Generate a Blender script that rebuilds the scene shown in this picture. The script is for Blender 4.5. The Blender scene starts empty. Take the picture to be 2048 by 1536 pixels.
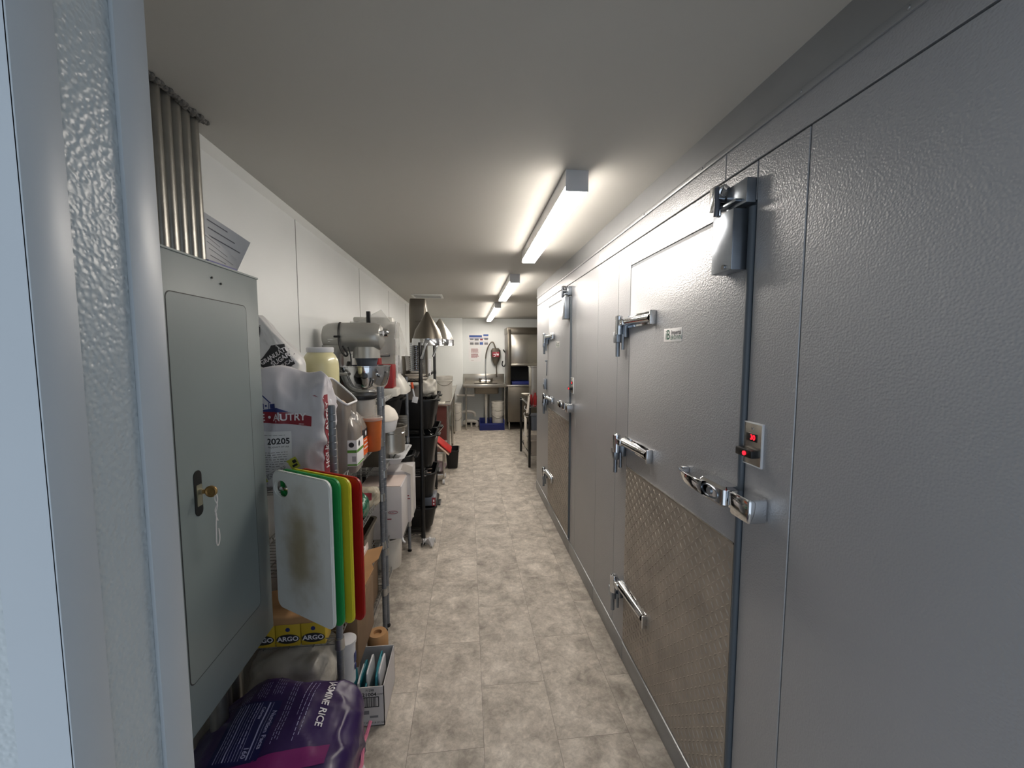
import bpy, bmesh, math, random
from mathutils import Vector, Matrix, noise
from mathutils.bvhtree import BVHTree

# ------------------------------------------------------------------ camera, world, exposure
S = bpy.context.scene
C = S.collection
PI = math.pi
F_PX = 815.0
yaw = math.atan(87 / F_PX)
pitch = math.atan(65 / math.hypot(F_PX, 87))
cam = bpy.data.cameras.new('camera')
cam.sensor_width = 36.0
cam.lens = 36.0 * F_PX / 2048.0
cam.clip_start = 0.02
co = bpy.data.objects.new('camera', cam)
C.objects.link(co)
co.location = (0, 0, 1.6)
co.rotation_euler = (PI / 2 - pitch, 0, -yaw)
S.camera = co
S.view_settings.view_transform = 'Standard'
S.view_settings.look = 'None'
S.view_settings.gamma = 1.0
S.view_settings.use_curve_mapping = False
S.view_settings.exposure = 1.36
w = bpy.data.worlds.new('world')
S.world = w
w.use_nodes = True
w.node_tree.nodes['Background'].inputs[0].default_value = (0.76, 0.87, 1.0, 1)
w.node_tree.nodes['Background'].inputs[1].default_value = 0.45
LAMP = 17.5

# ------------------------------------------------------------------ materials
def lin(c):
    r = []
    for v in c[:3]:
        v /= 255.0
        r.append(v / 12.92 if v <= 0.04045 else ((v + 0.055) / 1.055) ** 2.4)
    return (r[0], r[1], r[2], 1)

def mat(name, rgb, rough=0.5, metal=0.0, var=0.06, vscale=6.0, bump=None, emit=None, alpha=1.0, spec=0.5, coat=0.0, trans=0.0):
    """bump = (kind, scale, distance, strength)"""
    m = bpy.data.materials.new(name)
    m.use_nodes = True
    nt = m.node_tree
    b = nt.nodes['Principled BSDF']
    c = lin(rgb)
    b.inputs['Roughness'].default_value = rough
    b.inputs['Metallic'].default_value = metal
    b.inputs['Specular IOR Level'].default_value = spec
    b.inputs['Coat Weight'].default_value = coat
    b.inputs['Transmission Weight'].default_value = trans
    b.inputs['Alpha'].default_value = alpha
    tc = nt.nodes.new('ShaderNodeTexCoord')
    n = nt.nodes.new('ShaderNodeTexNoise')
    n.inputs['Scale'].default_value = vscale
    n.inputs['Detail'].default_value = 4
    nt.links.new(tc.outputs['Object'], n.inputs['Vector'])
    r = nt.nodes.new('ShaderNodeMapRange')
    r.inputs['From Min'].default_value = 0.3
    r.inputs['From Max'].default_value = 0.7
    r.inputs['To Min'].default_value = 1 - var
    r.inputs['To Max'].default_value = 1 + var
    nt.links.new(n.outputs['Fac'], r.inputs['Value'])
    mx = nt.nodes.new('ShaderNodeVectorMath')
    mx.operation = 'SCALE'
    mx.inputs[0].default_value = c[:3]
    nt.links.new(r.outputs[0], mx.inputs['Scale'])
    nt.links.new(mx.outputs[0], b.inputs['Base Color'])
    if emit:
        b.inputs['Emission Color'].default_value = lin(emit[0])
        b.inputs['Emission Strength'].default_value = emit[1]
    if bump:
        kind, sc, dist, st = bump
        bp = nt.nodes.new('ShaderNodeBump')
        bp.inputs['Distance'].default_value = dist
        bp.inputs['Strength'].default_value = st
        if kind == 'voronoi':
            t = nt.nodes.new('ShaderNodeTexVoronoi')
            t.feature = 'SMOOTH_F1'
            out = t.outputs['Distance']
        else:
            t = nt.nodes.new('ShaderNodeTexNoise')
            t.inputs['Detail'].default_value = 2
            out = t.outputs['Fac']
        t.inputs['Scale'].default_value = sc
        nt.links.new(tc.outputs['Object'], t.inputs['Vector'])
        nt.links.new(out, bp.inputs['Height'])
        nt.links.new(bp.outputs[0], b.inputs['Normal'])
    return m

def floor_material():
    m = bpy.data.materials.new('stone_look_tile')
    m.use_nodes = True
    nt = m.node_tree
    N = nt.nodes
    L = nt.links
    b = N['Principled BSDF']
    tc = N.new('ShaderNodeTexCoord')
    mp = N.new('ShaderNodeMapping')
    mp.inputs['Rotation'].default_value = (0, 0, PI / 2)
    mp.inputs['Location'].default_value = (-2.76, 0.05, 0)      # joint lines found in the floor
    L.new(tc.outputs['Object'], mp.inputs['Vector'])
    # swap so that tiles run along the corridor
    sx = N.new('ShaderNodeSeparateXYZ')
    L.new(tc.outputs['Object'], sx.inputs[0])
    cx = N.new('ShaderNodeCombineXYZ')
    a1 = N.new('ShaderNodeMath'); a1.operation = 'ADD'; a1.inputs[1].default_value = -2.755 + 6.1
    a2 = N.new('ShaderNodeMath'); a2.operation = 'ADD'; a2.inputs[1].default_value = -0.05 + 3.05
    L.new(sx.outputs['Y'], a1.inputs[0]); L.new(sx.outputs['X'], a2.inputs[0])
    L.new(a1.outputs[0], cx.inputs['X']); L.new(a2.outputs[0], cx.inputs['Y'])
    N.remove(mp)
    br = N.new('ShaderNodeTexBrick')
    br.offset = 0.5
    br.inputs['Scale'].default_value = 1.0
    br.inputs['Brick Width'].default_value = 0.61
    br.inputs['Row Height'].default_value = 0.305
    br.inputs['Mortar Size'].default_value = 0.0011
    br.inputs['Mortar Smooth'].default_value = 0.2
    br.inputs['Color1'].default_value = (0, 0, 0, 1)
    br.inputs['Color2'].default_value = (1, 1, 1, 1)
    br.inputs['Mortar'].default_value = (0.5, 0.5, 0.5, 1)
    L.new(cx.outputs[0], br.inputs['Vector'])
    # each tile gets its own piece of the mottled print
    off = N.new('ShaderNodeVectorMath'); off.operation = 'MULTIPLY_ADD'
    off.inputs[1].default_value = (7, 3, 5)
    L.new(br.outputs['Color'], off.inputs[0]); L.new(tc.outputs['Object'], off.inputs[2])
    n1 = N.new('ShaderNodeTexNoise'); n1.inputs['Scale'].default_value = 7.5; n1.inputs['Detail'].default_value = 9
    n1.inputs['Roughness'].default_value = 0.68; n1.inputs['Distortion'].default_value = 0.35
    n2 = N.new('ShaderNodeTexNoise'); n2.inputs['Scale'].default_value = 38; n2.inputs['Detail'].default_value = 8
    n2.inputs['Roughness'].default_value = 0.7; n2.inputs['Distortion'].default_value = 0.8
    L.new(off.outputs[0], n1.inputs['Vector']); L.new(off.outputs[0], n2.inputs['Vector'])
    r1 = N.new('ShaderNodeValToRGB')
    e = r1.color_ramp.elements
    e[0].position = 0.30; e[0].color = lin((146, 137, 127))
    e[1].position = 0.68; e[1].color = lin((218, 209, 197))
    k = e.new(0.5); k.color = lin((188, 179, 167))
    L.new(n1.outputs['Fac'], r1.inputs[0])
    r2 = N.new('ShaderNodeMapRange')
    r2.inputs['From Min'].default_value = 0.3; r2.inputs['From Max'].default_value = 0.7
    r2.inputs['To Min'].default_value = 0.72; r2.inputs['To Max'].default_value = 1.22
    L.new(n2.outputs['Fac'], r2.inputs['Value'])
    mu = N.new('ShaderNodeVectorMath'); mu.operation = 'SCALE'
    L.new(r1.outputs[0], mu.inputs[0]); L.new(r2.outputs[0], mu.inputs['Scale'])
    # tile to tile tone
    r3 = N.new('ShaderNodeMapRange'); r3.inputs['To Min'].default_value = 0.94; r3.inputs['To Max'].default_value = 1.04
    L.new(br.outputs['Color'], r3.inputs['Value'])
    mu2 = N.new('ShaderNodeVectorMath'); mu2.operation = 'SCALE'
    L.new(mu.outputs[0], mu2.inputs[0]); L.new(r3.outputs[0], mu2.inputs['Scale'])
    # darker along the cooler and under the shelves, edge broken up by noise
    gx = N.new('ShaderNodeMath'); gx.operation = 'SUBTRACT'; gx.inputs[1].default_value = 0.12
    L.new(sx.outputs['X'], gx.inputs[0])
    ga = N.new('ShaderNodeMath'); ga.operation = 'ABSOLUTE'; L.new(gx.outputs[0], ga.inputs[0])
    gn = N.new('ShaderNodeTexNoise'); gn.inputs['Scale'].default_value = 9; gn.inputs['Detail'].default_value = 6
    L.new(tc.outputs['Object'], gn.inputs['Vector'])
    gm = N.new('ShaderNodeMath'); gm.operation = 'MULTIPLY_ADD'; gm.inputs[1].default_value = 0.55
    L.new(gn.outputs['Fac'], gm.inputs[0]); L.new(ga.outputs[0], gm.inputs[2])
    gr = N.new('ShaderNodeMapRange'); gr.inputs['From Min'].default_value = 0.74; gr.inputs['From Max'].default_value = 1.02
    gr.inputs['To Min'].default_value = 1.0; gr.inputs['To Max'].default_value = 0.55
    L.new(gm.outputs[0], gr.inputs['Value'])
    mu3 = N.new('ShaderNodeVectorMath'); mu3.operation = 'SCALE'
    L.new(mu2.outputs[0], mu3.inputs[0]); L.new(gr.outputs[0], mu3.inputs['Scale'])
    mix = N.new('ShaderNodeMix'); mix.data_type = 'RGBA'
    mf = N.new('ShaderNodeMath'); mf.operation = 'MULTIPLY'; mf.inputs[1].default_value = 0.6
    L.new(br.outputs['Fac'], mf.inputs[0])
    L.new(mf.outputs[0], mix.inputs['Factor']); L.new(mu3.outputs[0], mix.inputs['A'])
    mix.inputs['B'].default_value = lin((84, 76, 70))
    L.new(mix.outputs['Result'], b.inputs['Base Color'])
    b.inputs['Roughness'].default_value = 0.55
    bp = N.new('ShaderNodeBump'); bp.inputs['Distance'].default_value = 0.002; bp.inputs['Strength'].default_value = 0.5
    L.new(n2.outputs['Fac'], bp.inputs['Height']); L.new(bp.outputs[0], b.inputs['Normal'])
    return m

def board_material():
    """white polyethylene with the worn brown stain in its middle"""
    m = mat('worn_white_polyethylene', (222, 223, 220), 0.45, var=0.02)
    nt = m.node_tree; N = nt.nodes; L = nt.links
    b = N['Principled BSDF']
    src = b.inputs['Base Color'].links[0].from_socket
    tc = N.new('ShaderNodeTexCoord')
    mp = N.new('ShaderNodeMapping')
    mp.inputs['Location'].default_value = (0.150 / 0.105, 0, 0.25 / 0.21)
    mp.inputs['Scale'].default_value = (1 / 0.105, 0, 1 / 0.21)
    L.new(tc.outputs['Object'], mp.inputs['Vector'])
    ln = N.new('ShaderNodeVectorMath'); ln.operation = 'LENGTH'
    L.new(mp.outputs[0], ln.inputs[0])
    ns = N.new('ShaderNodeTexNoise'); ns.inputs['Scale'].default_value = 14; ns.inputs['Detail'].default_value = 6
    L.new(tc.outputs['Object'], ns.inputs['Vector'])
    ad = N.new('ShaderNodeMath'); ad.operation = 'MULTIPLY_ADD'; ad.inputs[1].default_value = 1.1
    L.new(ns.outputs['Fac'], ad.inputs[0]); L.new(ln.outputs['Value'], ad.inputs[2])
    mr = N.new('ShaderNodeMapRange'); mr.interpolation_type = 'SMOOTHSTEP'
    mr.inputs['From Min'].default_value = 0.55; mr.inputs['From Max'].default_value = 1.85
    mr.inputs['To Min'].default_value = 0.85; mr.inputs['To Max'].default_value = 0.0
    L.new(ad.outputs[0], mr.inputs['Value'])
    mx = N.new('ShaderNodeMix'); mx.data_type = 'RGBA'
    L.new(mr.outputs[0], mx.inputs['Factor']); L.new(src, mx.inputs['A'])
    mx.inputs['B'].default_value = lin((148, 130, 88))
    L.new(mx.outputs['Result'], b.inputs['Base Color'])
    return m

M = dict(
    floor=floor_material(), board=board_material(),
    ceiling=mat('matt_ceiling_paint', (192, 190, 184), 0.75, var=0.015, vscale=2, bump=('noise', 300, 0.0004, 0.25)),
    wall=mat('white_wall_board', (222, 225, 224), 0.4, var=0.02, vscale=3, bump=('noise', 220, 0.0005, 0.3)),
    wallsmooth=mat('white_wall_trim', (216, 218, 215), 0.4, var=0.02),
    darkwall=mat('grey_wall_paint', (120, 120, 112), 0.6, var=0.04),
    black=mat('black_rubber', (22, 22, 23), 0.6),
    cooler=mat('embossed_silver_steel', (166, 167, 170), 0.38, 0.35, var=0.03, vscale=2, bump=('voronoi', 215, 0.002, 0.42)),
    coolerflat=mat('flat_galvanised_steel', (160, 162, 164), 0.38, 0.6, var=0.05, vscale=5, bump=('noise', 90, 0.0006, 0.2)),
    seam=mat('dark_seam_sealant', (40, 41, 43), 0.6),
    gasket=mat('blue_grey_door_gasket', (78, 86, 94), 0.45),
    tread=mat('diamond_tread_aluminium', (168, 160, 150), 0.42, 0.55, var=0.14, vscale=9),
    stain=mat('brushed_stainless_steel', (196, 192, 184), 0.26, 0.9, var=0.08, vscale=4),
    stdark=mat('dull_dark_stainless_steel', (118, 112, 102), 0.32, 0.85, var=0.1, vscale=4),
    chrome=mat('polished_chrome', (215, 217, 220), 0.08, 1.0, var=0.02),
    zinc=mat('zinc_plated_steel', (146, 153, 162), 0.28, 0.9, var=0.08, vscale=20),
    conduit=mat('galvanised_conduit', (150, 148, 142), 0.33, 0.85, var=0.16, vscale=12),
    frp=mat('embossed_white_panel', (172, 179, 182), 0.32, var=0.02, bump=('voronoi', 200, 0.0025, 0.55)),
    vinyl=mat('white_vinyl_trim', (170, 177, 183), 0.35, var=0.02, bump=('noise', 60, 0.0003, 0.2)),
    cab=mat('grey_green_enamel', (126, 136, 136), 0.42, 0.0, var=0.03, vscale=3),
    brass=mat('worn_brass', (150, 120, 75), 0.35, 0.8, var=0.2, vscale=60),
    steelplate=mat('lock_plate_steel', (165, 160, 140), 0.35, 0.7),
    string=mat('white_cotton_string', (215, 210, 208), 0.8),
    post=mat('grey_epoxy_steel', (112, 116, 122), 0.42, 0.35, var=0.1, vscale=20),
    wire=mat('chromed_shelf_wire', (172, 172, 170), 0.28, 0.85, var=0.1, vscale=15),
    blackp=mat('black_plastic', (17, 17, 18), 0.38, var=0.1),
    blackm=mat('black_epoxy_steel', (20, 20, 21), 0.4),
    paper=mat('white_paper', (226, 225, 225), 0.7, var=0.02),
    ink=mat('dark_print', (38, 38, 42), 0.6),
    greyink=mat('grey_print', (120, 120, 124), 0.6),
    paperbag=mat('white_paper_sack', (200, 197, 202), 0.62, var=0.05, vscale=10),
    redink=mat('dark_red_print', (135, 35, 48), 0.55),
    blueink=mat('navy_print', (42, 52, 110), 0.55),
    whiteink=mat('white_print', (225, 222, 225), 0.5),
    yellow_l=mat('yellow_green_sticker', (195, 200, 80), 0.5),
    sugarw=mat('glossy_white_sugar_sack', (205, 205, 205), 0.35, var=0.04),
    bgreen=mat('green_polyethylene', (40, 148, 78), 0.4),
    byellow=mat('yellow_polyethylene', (218, 205, 55), 0.4),
    bred=mat('red_polyethylene', (165, 32, 28), 0.4),
    mayo=mat('pale_cream_mayonnaise_jar', (212, 205, 158), 0.3, coat=0.4),
    lidw=mat('white_plastic', (210, 211, 214), 0.35),
    clear=mat('clear_plastic', (200, 196, 190), 0.12, alpha=0.42),
    clearg=mat('smoky_clear_plastic', (150, 142, 134), 0.15, alpha=0.72),
    acrylic=mat('clear_acrylic', (215, 214, 210), 0.08, alpha=0.35),
    greenl=mat('green_print', (90, 145, 50), 0.5),
    dgreen=mat('dark_green_print', (25, 90, 68), 0.5),
    orangel=mat('orange_label', (232, 100, 35), 0.5),
    orange=mat('orange_powder', (178, 92, 38), 0.5, var=0.08, vscale=30),
    pasta=mat('dried_herbs', (150, 132, 80), 0.7, var=0.5, vscale=60),
    alu=mat('cast_mixer_silver', (168, 167, 162), 0.3, 0.55, var=0.02),
    motor=mat('slate_grey_enamel', (92, 98, 108), 0.35, 0.3),
    red=mat('dark_red_plastic', (135, 24, 26), 0.4),
    cream=mat('off_white_machine_enamel', (200, 198, 190), 0.4),
    kraft=mat('kraft_cardboard', (168, 128, 86), 0.75, var=0.08, vscale=12),
    kraftd=mat('brown_cardboard', (120, 96, 72), 0.8, var=0.1, vscale=12),
    carton=mat('white_cardboard', (196, 192, 192), 0.65, var=0.03, vscale=8),
    cartonp=mat('pinkish_white_cardboard', (200, 184, 176), 0.65, var=0.04, vscale=8),
    wrap=mat('crumpled_clear_wrap', (190, 180, 160), 0.25, alpha=0.75, var=0.15, vscale=20, bump=('noise', 40, 0.01, 0.7)),
    sealant=mat('grey_dusty_sealant', (112, 110, 106), 0.9, var=0.3, vscale=60, bump=('noise', 120, 0.006, 0.8)),
    wraps=mat('cloudy_white_plastic_film', (206, 202, 192), 0.3, alpha=0.92, var=0.08, vscale=14, bump=('noise', 26, 0.01, 0.6)),
    wrapb=mat('beige_wrapped_bread', (196, 170, 140), 0.45, var=0.2, vscale=14, bump=('noise', 30, 0.01, 0.5)),
    teal=mat('teal_packet_foil', (25, 120, 135), 0.35, var=0.1),
    greenf=mat('dark_green_foil', (20, 92, 68), 0.25, 0.2, bump=('noise', 30, 0.01, 0.6)),
    purple=mat('purple_rice_sack', (52, 32, 82), 0.33, var=0.18, vscale=5, bump=('noise', 16, 0.01, 0.35)),
    magenta=mat('magenta_print', (118, 32, 98), 0.35, var=0.15, vscale=6),
    navy=mat('navy_panel_print', (30, 30, 78), 0.35),
    lilac=mat('pale_lilac_print', (168, 168, 205), 0.5),
    pink=mat('pink_hem', (210, 120, 145), 0.5),
    yellowbox=mat('yellow_box_print', (198, 168, 48), 0.5),
    bluecrate=mat('dark_blue_plastic', (22, 36, 104), 0.4),
    pvc=mat('white_pvc_pipe', (205, 200, 192), 0.35),
    bucket=mat('white_bucket_plastic', (212, 208, 200), 0.35, var=0.03),
    posterb=mat('blue_poster_print', (62, 92, 160), 0.5),
    towel=mat('white_towel', (222, 215, 205), 0.9, bump=('noise', 200, 0.002, 0.4)),
    redw=mat('red_cutting_plastic', (200, 42, 38), 0.4),
    creamb=mat('cream_cutting_plastic', (224, 200, 180), 0.45),
    maroon=mat('steel_with_painted_red_reflection', (112, 66, 60), 0.4, 0.4, var=0.08),  # reddish reflection on the steel sink side, put into the colour
    lens=mat('lit_lamp_diffuser', (255, 250, 244), 0.5, emit=((255, 246, 235), LAMP)),
    led=mat('red_led_digits', (90, 0, 5), 0.5, emit=((255, 25, 40), 1.3)),
    handle_or=mat('orange_handle_plastic', (205, 82, 42), 0.4),
    pinkcloth=mat('mauve_cloth', (168, 150, 158), 0.8),
    purplef=mat('blue_violet_folder', (70, 70, 140), 0.4),
)

# ------------------------------------------------------------------ mesh building
def frame(o, right, up):
    r = Vector(right).normalized(); u = Vector(up).normalized(); n = r.cross(u)
    m = Matrix.Identity(4)
    for i in range(3):
        m[i][0] = r[i]; m[i][1] = u[i]; m[i][2] = n[i]; m[i][3] = o[i]
    return m

FONTC = {}
class MB:
    def __init__(s):
        s.bm = bmesh.new()
    def _new(s, vs, fs, T=None):
        bv = [s.bm.verts.new(T @ Vector(v) if T else Vector(v)) for v in vs]
        out = []
        for f in fs:
            try:
                out.append(s.bm.faces.new([bv[i] for i in f]))
            except ValueError:
                pass
        return bv, out
    def box(s, x0, x1, y0, y1, z0, z1, b=0.0, T=None, seg=2):
        if x0 > x1: x0, x1 = x1, x0
        if y0 > y1: y0, y1 = y1, y0
        if z0 > z1: z0, z1 = z1, z0
        vs = [(x, y, z) for x in (x0, x1) for y in (y0, y1) for z in (z0, z1)]
        fs = [(0, 1, 3, 2), (4, 6, 7, 5), (0, 4, 5, 1), (2, 3, 7, 6), (0, 2, 6, 4), (1, 5, 7, 3)]
        bv, bf = s._new(vs, fs, T)
        if b > 0:
            b = min(b, 0.45 * min(x1 - x0, y1 - y0, z1 - z0))
            ed = list({e for f in bf for e in f.edges})
            bmesh.ops.bevel(s.bm, geom=ed, offset=b, segments=seg, affect='EDGES', profile=0.5)
        return s
    def cyl(s, p0, p1, r0, r1=None, seg=16, caps=True):
        if r1 is None: r1 = r0
        p0 = Vector(p0); p1 = Vector(p1); d = (p1 - p0).normalized()
        a = Vector((1, 0, 0)) if abs(d.x) < 0.8 else Vector((0, 1, 0))
        u = d.cross(a).normalized(); v = d.cross(u)
        vs = []
        for p, r in ((p0, r0), (p1, r1)):
            for i in range(seg):
                t = 2 * PI * i / seg
                vs.append(p + u * (r * math.cos(t)) + v * (r * math.sin(t)))
        fs = [(i, (i + 1) % seg, seg + (i + 1) % seg, seg + i) for i in range(seg)]
        if caps:
            fs += [tuple(range(seg))[::-1], tuple(range(seg, 2 * seg))]
        s._new(vs, fs)
        return s
    def tube(s, pts, r, seg=8, closed=False, smooth=0):
        pts = [Vector(p) for p in pts]
        for _ in range(smooth):
            q = [] if closed else [pts[0]]
            n = len(pts)
            for i in range(n if closed else n - 1):
                a, b = pts[i], pts[(i + 1) % n]
                q += [a * 0.75 + b * 0.25, a * 0.25 + b * 0.75]
            if not closed: q.append(pts[-1])
            pts = q
        n = len(pts)
        rings = []
        u = None
        for i, p in enumerate(pts):
            a = pts[(i - 1) % n] if (closed or i > 0) else p
            b = pts[(i + 1) % n] if (closed or i < n - 1) else p
            d = (b - a)
            if d.length < 1e-9: d = Vector((0, 0, 1))
            d.normalize()
            if u is None:
                k = Vector((0, 0, 1)) if abs(d.z) < 0.8 else Vector((1, 0, 0))
                u = d.cross(k).normalized()
            else:
                u = (u - d * u.dot(d))
                if u.length < 1e-6: u = d.cross(Vector((0, 0, 1)))
                u.normalize()
            v = d.cross(u)
            rr = r[i] if isinstance(r, (list, tuple)) and len(r) == n else (r if not isinstance(r, (list, tuple)) else r[0])
            rings.append([s.bm.verts.new(p + u * (rr * math.cos(2 * PI * j / seg)) + v * (rr * math.sin(2 * PI * j / seg))) for j in range(seg)])
        for i in range(n if closed else n - 1):
            A, B = rings[i], rings[(i + 1) % n]
            for j in range(seg):
                s.bm.faces.new((A[j], A[(j + 1) % seg], B[(j + 1) % seg], B[j]))
        if not closed:
            s.bm.faces.new(rings[0][::-1]); s.bm.faces.new(rings[-1])
        return s
    def lathe(s, prof, c=(0, 0, 0), seg=32, T=None, sq=None):
        """profile of (radius, z); radius 0 closes the end"""
        rings = []
        for r, z in prof:
            if r <= 1e-6:
                p = Vector((c[0], c[1], c[2] + z)); rings.append([s.bm.verts.new(T @ p if T else p)])
            else:
                ring = []
                for i in range(seg):
                    t = 2 * PI * i / seg
                    p = Vector((c[0] + r * math.cos(t), c[1] + r * math.sin(t), c[2] + z))
                    ring.append(s.bm.verts.new(T @ p if T else p))
                rings.append(ring)
        for A, B in zip(rings, rings[1:]):
            for i in range(seg):
                j = (i + 1) % seg
                if len(A) == 1 and len(B) == 1: continue
                if len(A) == 1: s.bm.faces.new((A[0], B[j], B[i]))
                elif len(B) == 1: s.bm.faces.new((A[i], A[j], B[0]))
                else: s.bm.faces.new((A[i], A[j], B[j], B[i]))
        return s
    def loft(s, prof, c=(0, 0, 0), n=4, T=None, cap0=True, cap1=True):
        """rounded rectangles (width x, depth y, corner radius, z)"""
        rings = []
        for q in prof:
            wd, dp, rad, z = q[:4]
            ox, oy = (q[4], q[5]) if len(q) > 4 else (0, 0)
            rad = min(rad, wd / 2 - 1e-4, dp / 2 - 1e-4)
            ring = []
            for k, (sx, sy) in enumerate(((1, 1), (-1, 1), (-1, -1), (1, -1))):
                for i in range(n + 1):
                    t = PI / 2 * k + PI / 2 * i / n
                    p = Vector((c[0] + ox + sx * (wd / 2 - rad) + rad * math.cos(t), c[1] + oy + sy * (dp / 2 - rad) + rad * math.sin(t), c[2] + z))
                    ring.append(s.bm.verts.new(T @ p if T else p))
            rings.append(ring)
        m = len(rings[0])
        for A, B in zip(rings, rings[1:]):
            for i in range(m):
                s.bm.faces.new((A[i], A[(i + 1) % m], B[(i + 1) % m], B[i]))
        if cap0: s.bm.faces.new(rings[0][::-1])
        if cap1: s.bm.faces.new(rings[-1])
        return s
    def plate(s, loops, t, T=None):
        """flat plate in x-y with holes, thickness t towards +z"""
        bm = bmesh.new()
        es = []
        for lp in loops:
            vs = [bm.verts.new((p[0], p[1], 0)) for p in lp]
            for i in range(len(vs)):
                es.append(bm.edges.new((vs[i], vs[(i + 1) % len(vs)])))
        bmesh.ops.triangle_fill(bm, use_beauty=True, edges=es)
        if t:
            r = bmesh.ops.extrude_face_region(bm, geom=list(bm.faces))
            bmesh.ops.translate(bm, vec=(0, 0, t), verts=[g for g in r['geom'] if isinstance(g, bmesh.types.BMVert)])
        bmesh.ops.recalc_face_normals(bm, faces=bm.faces)
        s.add(bm, T)
        return s
    def add(s, bm, T=None):
        mp = {}
        for v in bm.verts:
            mp[v.index if False else v] = s.bm.verts.new(T @ v.co if T else v.co)
        for f in bm.faces:
            try: s.bm.faces.new([mp[v] for v in f.verts])
            except ValueError: pass
        bm.free()
        return s
    def grid(s, nx, ny, fn):
        vs = [[s.bm.verts.new(Vector(fn(i / nx, j / ny))) for j in range(ny + 1)] for i in range(nx + 1)]
        for i in range(nx):
            for j in range(ny):
                s.bm.faces.new((vs[i][j], vs[i + 1][j], vs[i + 1][j + 1], vs[i][j + 1]))
        return s
    def rect(s, x0, x1, y0, y1, T, nx=1, ny=1):
        return s.grid(nx, ny, lambda u, v: T @ Vector((x0 + (x1 - x0) * u, y0 + (y1 - y0) * v, 0)))
    def blob(s, wd, dp, ht, c=(0, 0, 0), e=5, n=14, fn=None, T=None):
        """rounded box (superellipsoid) centred in x,y, standing on c.z"""
        bm = bmesh.new()
        vd = {}
        def vert(p):
            k = tuple(round(a, 5) for a in p)
            if k not in vd:
                x, y, z = p
                q = (abs(x) ** e + abs(y) ** e + abs(z) ** e) ** (1.0 / e)
                v = Vector((x / q, y / q, z / q))
                co_ = Vector((v.x * wd / 2, v.y * dp / 2, (v.z + 1) * ht / 2))
                if fn: co_ = Vector(fn(co_, v))
                vd[k] = bm.verts.new(co_ + Vector(c))
            return vd[k]
        for ax in range(3):
            for sg in (-1, 1):
                for i in range(n):
                    for j in range(n):
                        q = []
                        for a, b in ((i, j), (i + 1, j), (i + 1, j + 1), (i, j + 1)):
                            p = [0, 0, 0]; p[ax] = sg; p[(ax + 1) % 3] = -1 + 2 * a / n; p[(ax + 2) % 3] = -1 + 2 * b / n
                            q.append(vert(p))
                        if sg < 0: q = q[::-1]
                        bm.faces.new(q)
        s.add(bm, T)
        return s
    def text(s, body, size, T, ax='CENTER', sx=1.0, bold=0.0, shear=0.0):
        cu = bpy.data.curves.new('t', 'FONT')
        cu.body = body; cu.size = size; cu.align_x = ax; cu.align_y = 'CENTER'; cu.offset = bold; cu.shear = shear
        cu.resolution_u = 3
        o = bpy.data.objects.new('t', cu)
        me = bpy.data.meshes.new_from_object(o)
        bm = bmesh.new(); bm.from_mesh(me)
        s.add(bm, T @ Matrix.Diagonal((sx, 1, 1, 1)))
        bpy.data.objects.remove(o); bpy.data.curves.remove(cu); bpy.data.meshes.remove(me)
        return s
    def drape(s, bvh, d, off=0.0015, cut=0.012):
        d = Vector(d).normalized()
        for _ in range(4):
            le = [e for e in s.bm.edges if e.calc_length() > cut]
            if not le: break
            bmesh.ops.subdivide_edges(s.bm, edges=le, cuts=1)
            bmesh.ops.triangulate(s.bm, faces=[f for f in s.bm.faces if len(f.verts) > 4])
        kill = []
        for v in s.bm.verts:
            h = bvh.ray_cast(v.co - d * 0.5, d)
            if h[0] is None: kill.append(v)
            else: v.co = h[0] - d * off
        bmesh.ops.delete(s.bm, geom=kill, context='VERTS')
        return s
    def xf(s, T):
        s.bm.transform(T); return s
    def bvh(s):
        s.bm.normal_update()
        return BVHTree.FromBMesh(s.bm)
    def build(s, name, m, parent=None, ang=35, recalc=True, loc=None):
        if recalc: bmesh.ops.recalc_face_normals(s.bm, faces=s.bm.faces)
        me = bpy.data.meshes.new(name)
        s.bm.to_mesh(me); s.bm.free()
        for p in me.polygons: p.use_smooth = True
        me.set_sharp_from_angle(angle=math.radians(ang))
        me.materials.append(M[m] if isinstance(m, str) else m)
        o = bpy.data.objects.new(name, me)
        C.objects.link(o)
        if loc: o.location = loc
        if parent: o.parent = parent
        return o

def tag(o, label=None, cat=None, group=None, kind=None):
    if label: o['label'] = label
    if cat: o['category'] = cat
    if group: o['group'] = group
    if kind: o['kind'] = kind
    return o

def thing(name, label, cat, loc=(0, 0, 0), rz=0.0, group=None):
    o = bpy.data.objects.new(name, None)
    o.empty_display_size = 0.05
    C.objects.link(o)
    o.location = loc; o.rotation_euler = (0, 0, rz)
    return tag(o, label, cat, group)

def struct(o):
    o['kind'] = 'structure'
    return o

def dup(root, loc, rz=None, label=None, group=None):
    def cp(o, par):
        c = o.copy(); C.objects.link(c); c.parent = par
        for ch in [x for x in bpy.data.objects if x.parent == o]: cp(ch, c)
        return c
    r = cp(root, None)
    r.location = loc
    if rz is not None: r.rotation_euler = (0, 0, rz)
    if label: r['label'] = label
    if group: r['group'] = group
    return r

def nz(p, k=1.0, seed=0.0):
    return noise.noise(Vector((p[0] * k + seed, p[1] * k + seed * 1.7, p[2] * k - seed)))

def crease(c, seed, k=9.0, amp=0.012):
    a = noise.noise(Vector((c[0] * k + seed, c[1] * k * 0.7, c[2] * k * 0.8 - seed)))
    b = noise.noise(Vector((c[0] * k * 1.9 - seed, c[1] * k * 1.7 + 3, c[2] * k * 1.5 + seed)))
    return amp * (max(0, 1 - abs(a) * 3.2) ** 2 + 0.6 * max(0, 1 - abs(b) * 3.0) ** 2)

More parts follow.
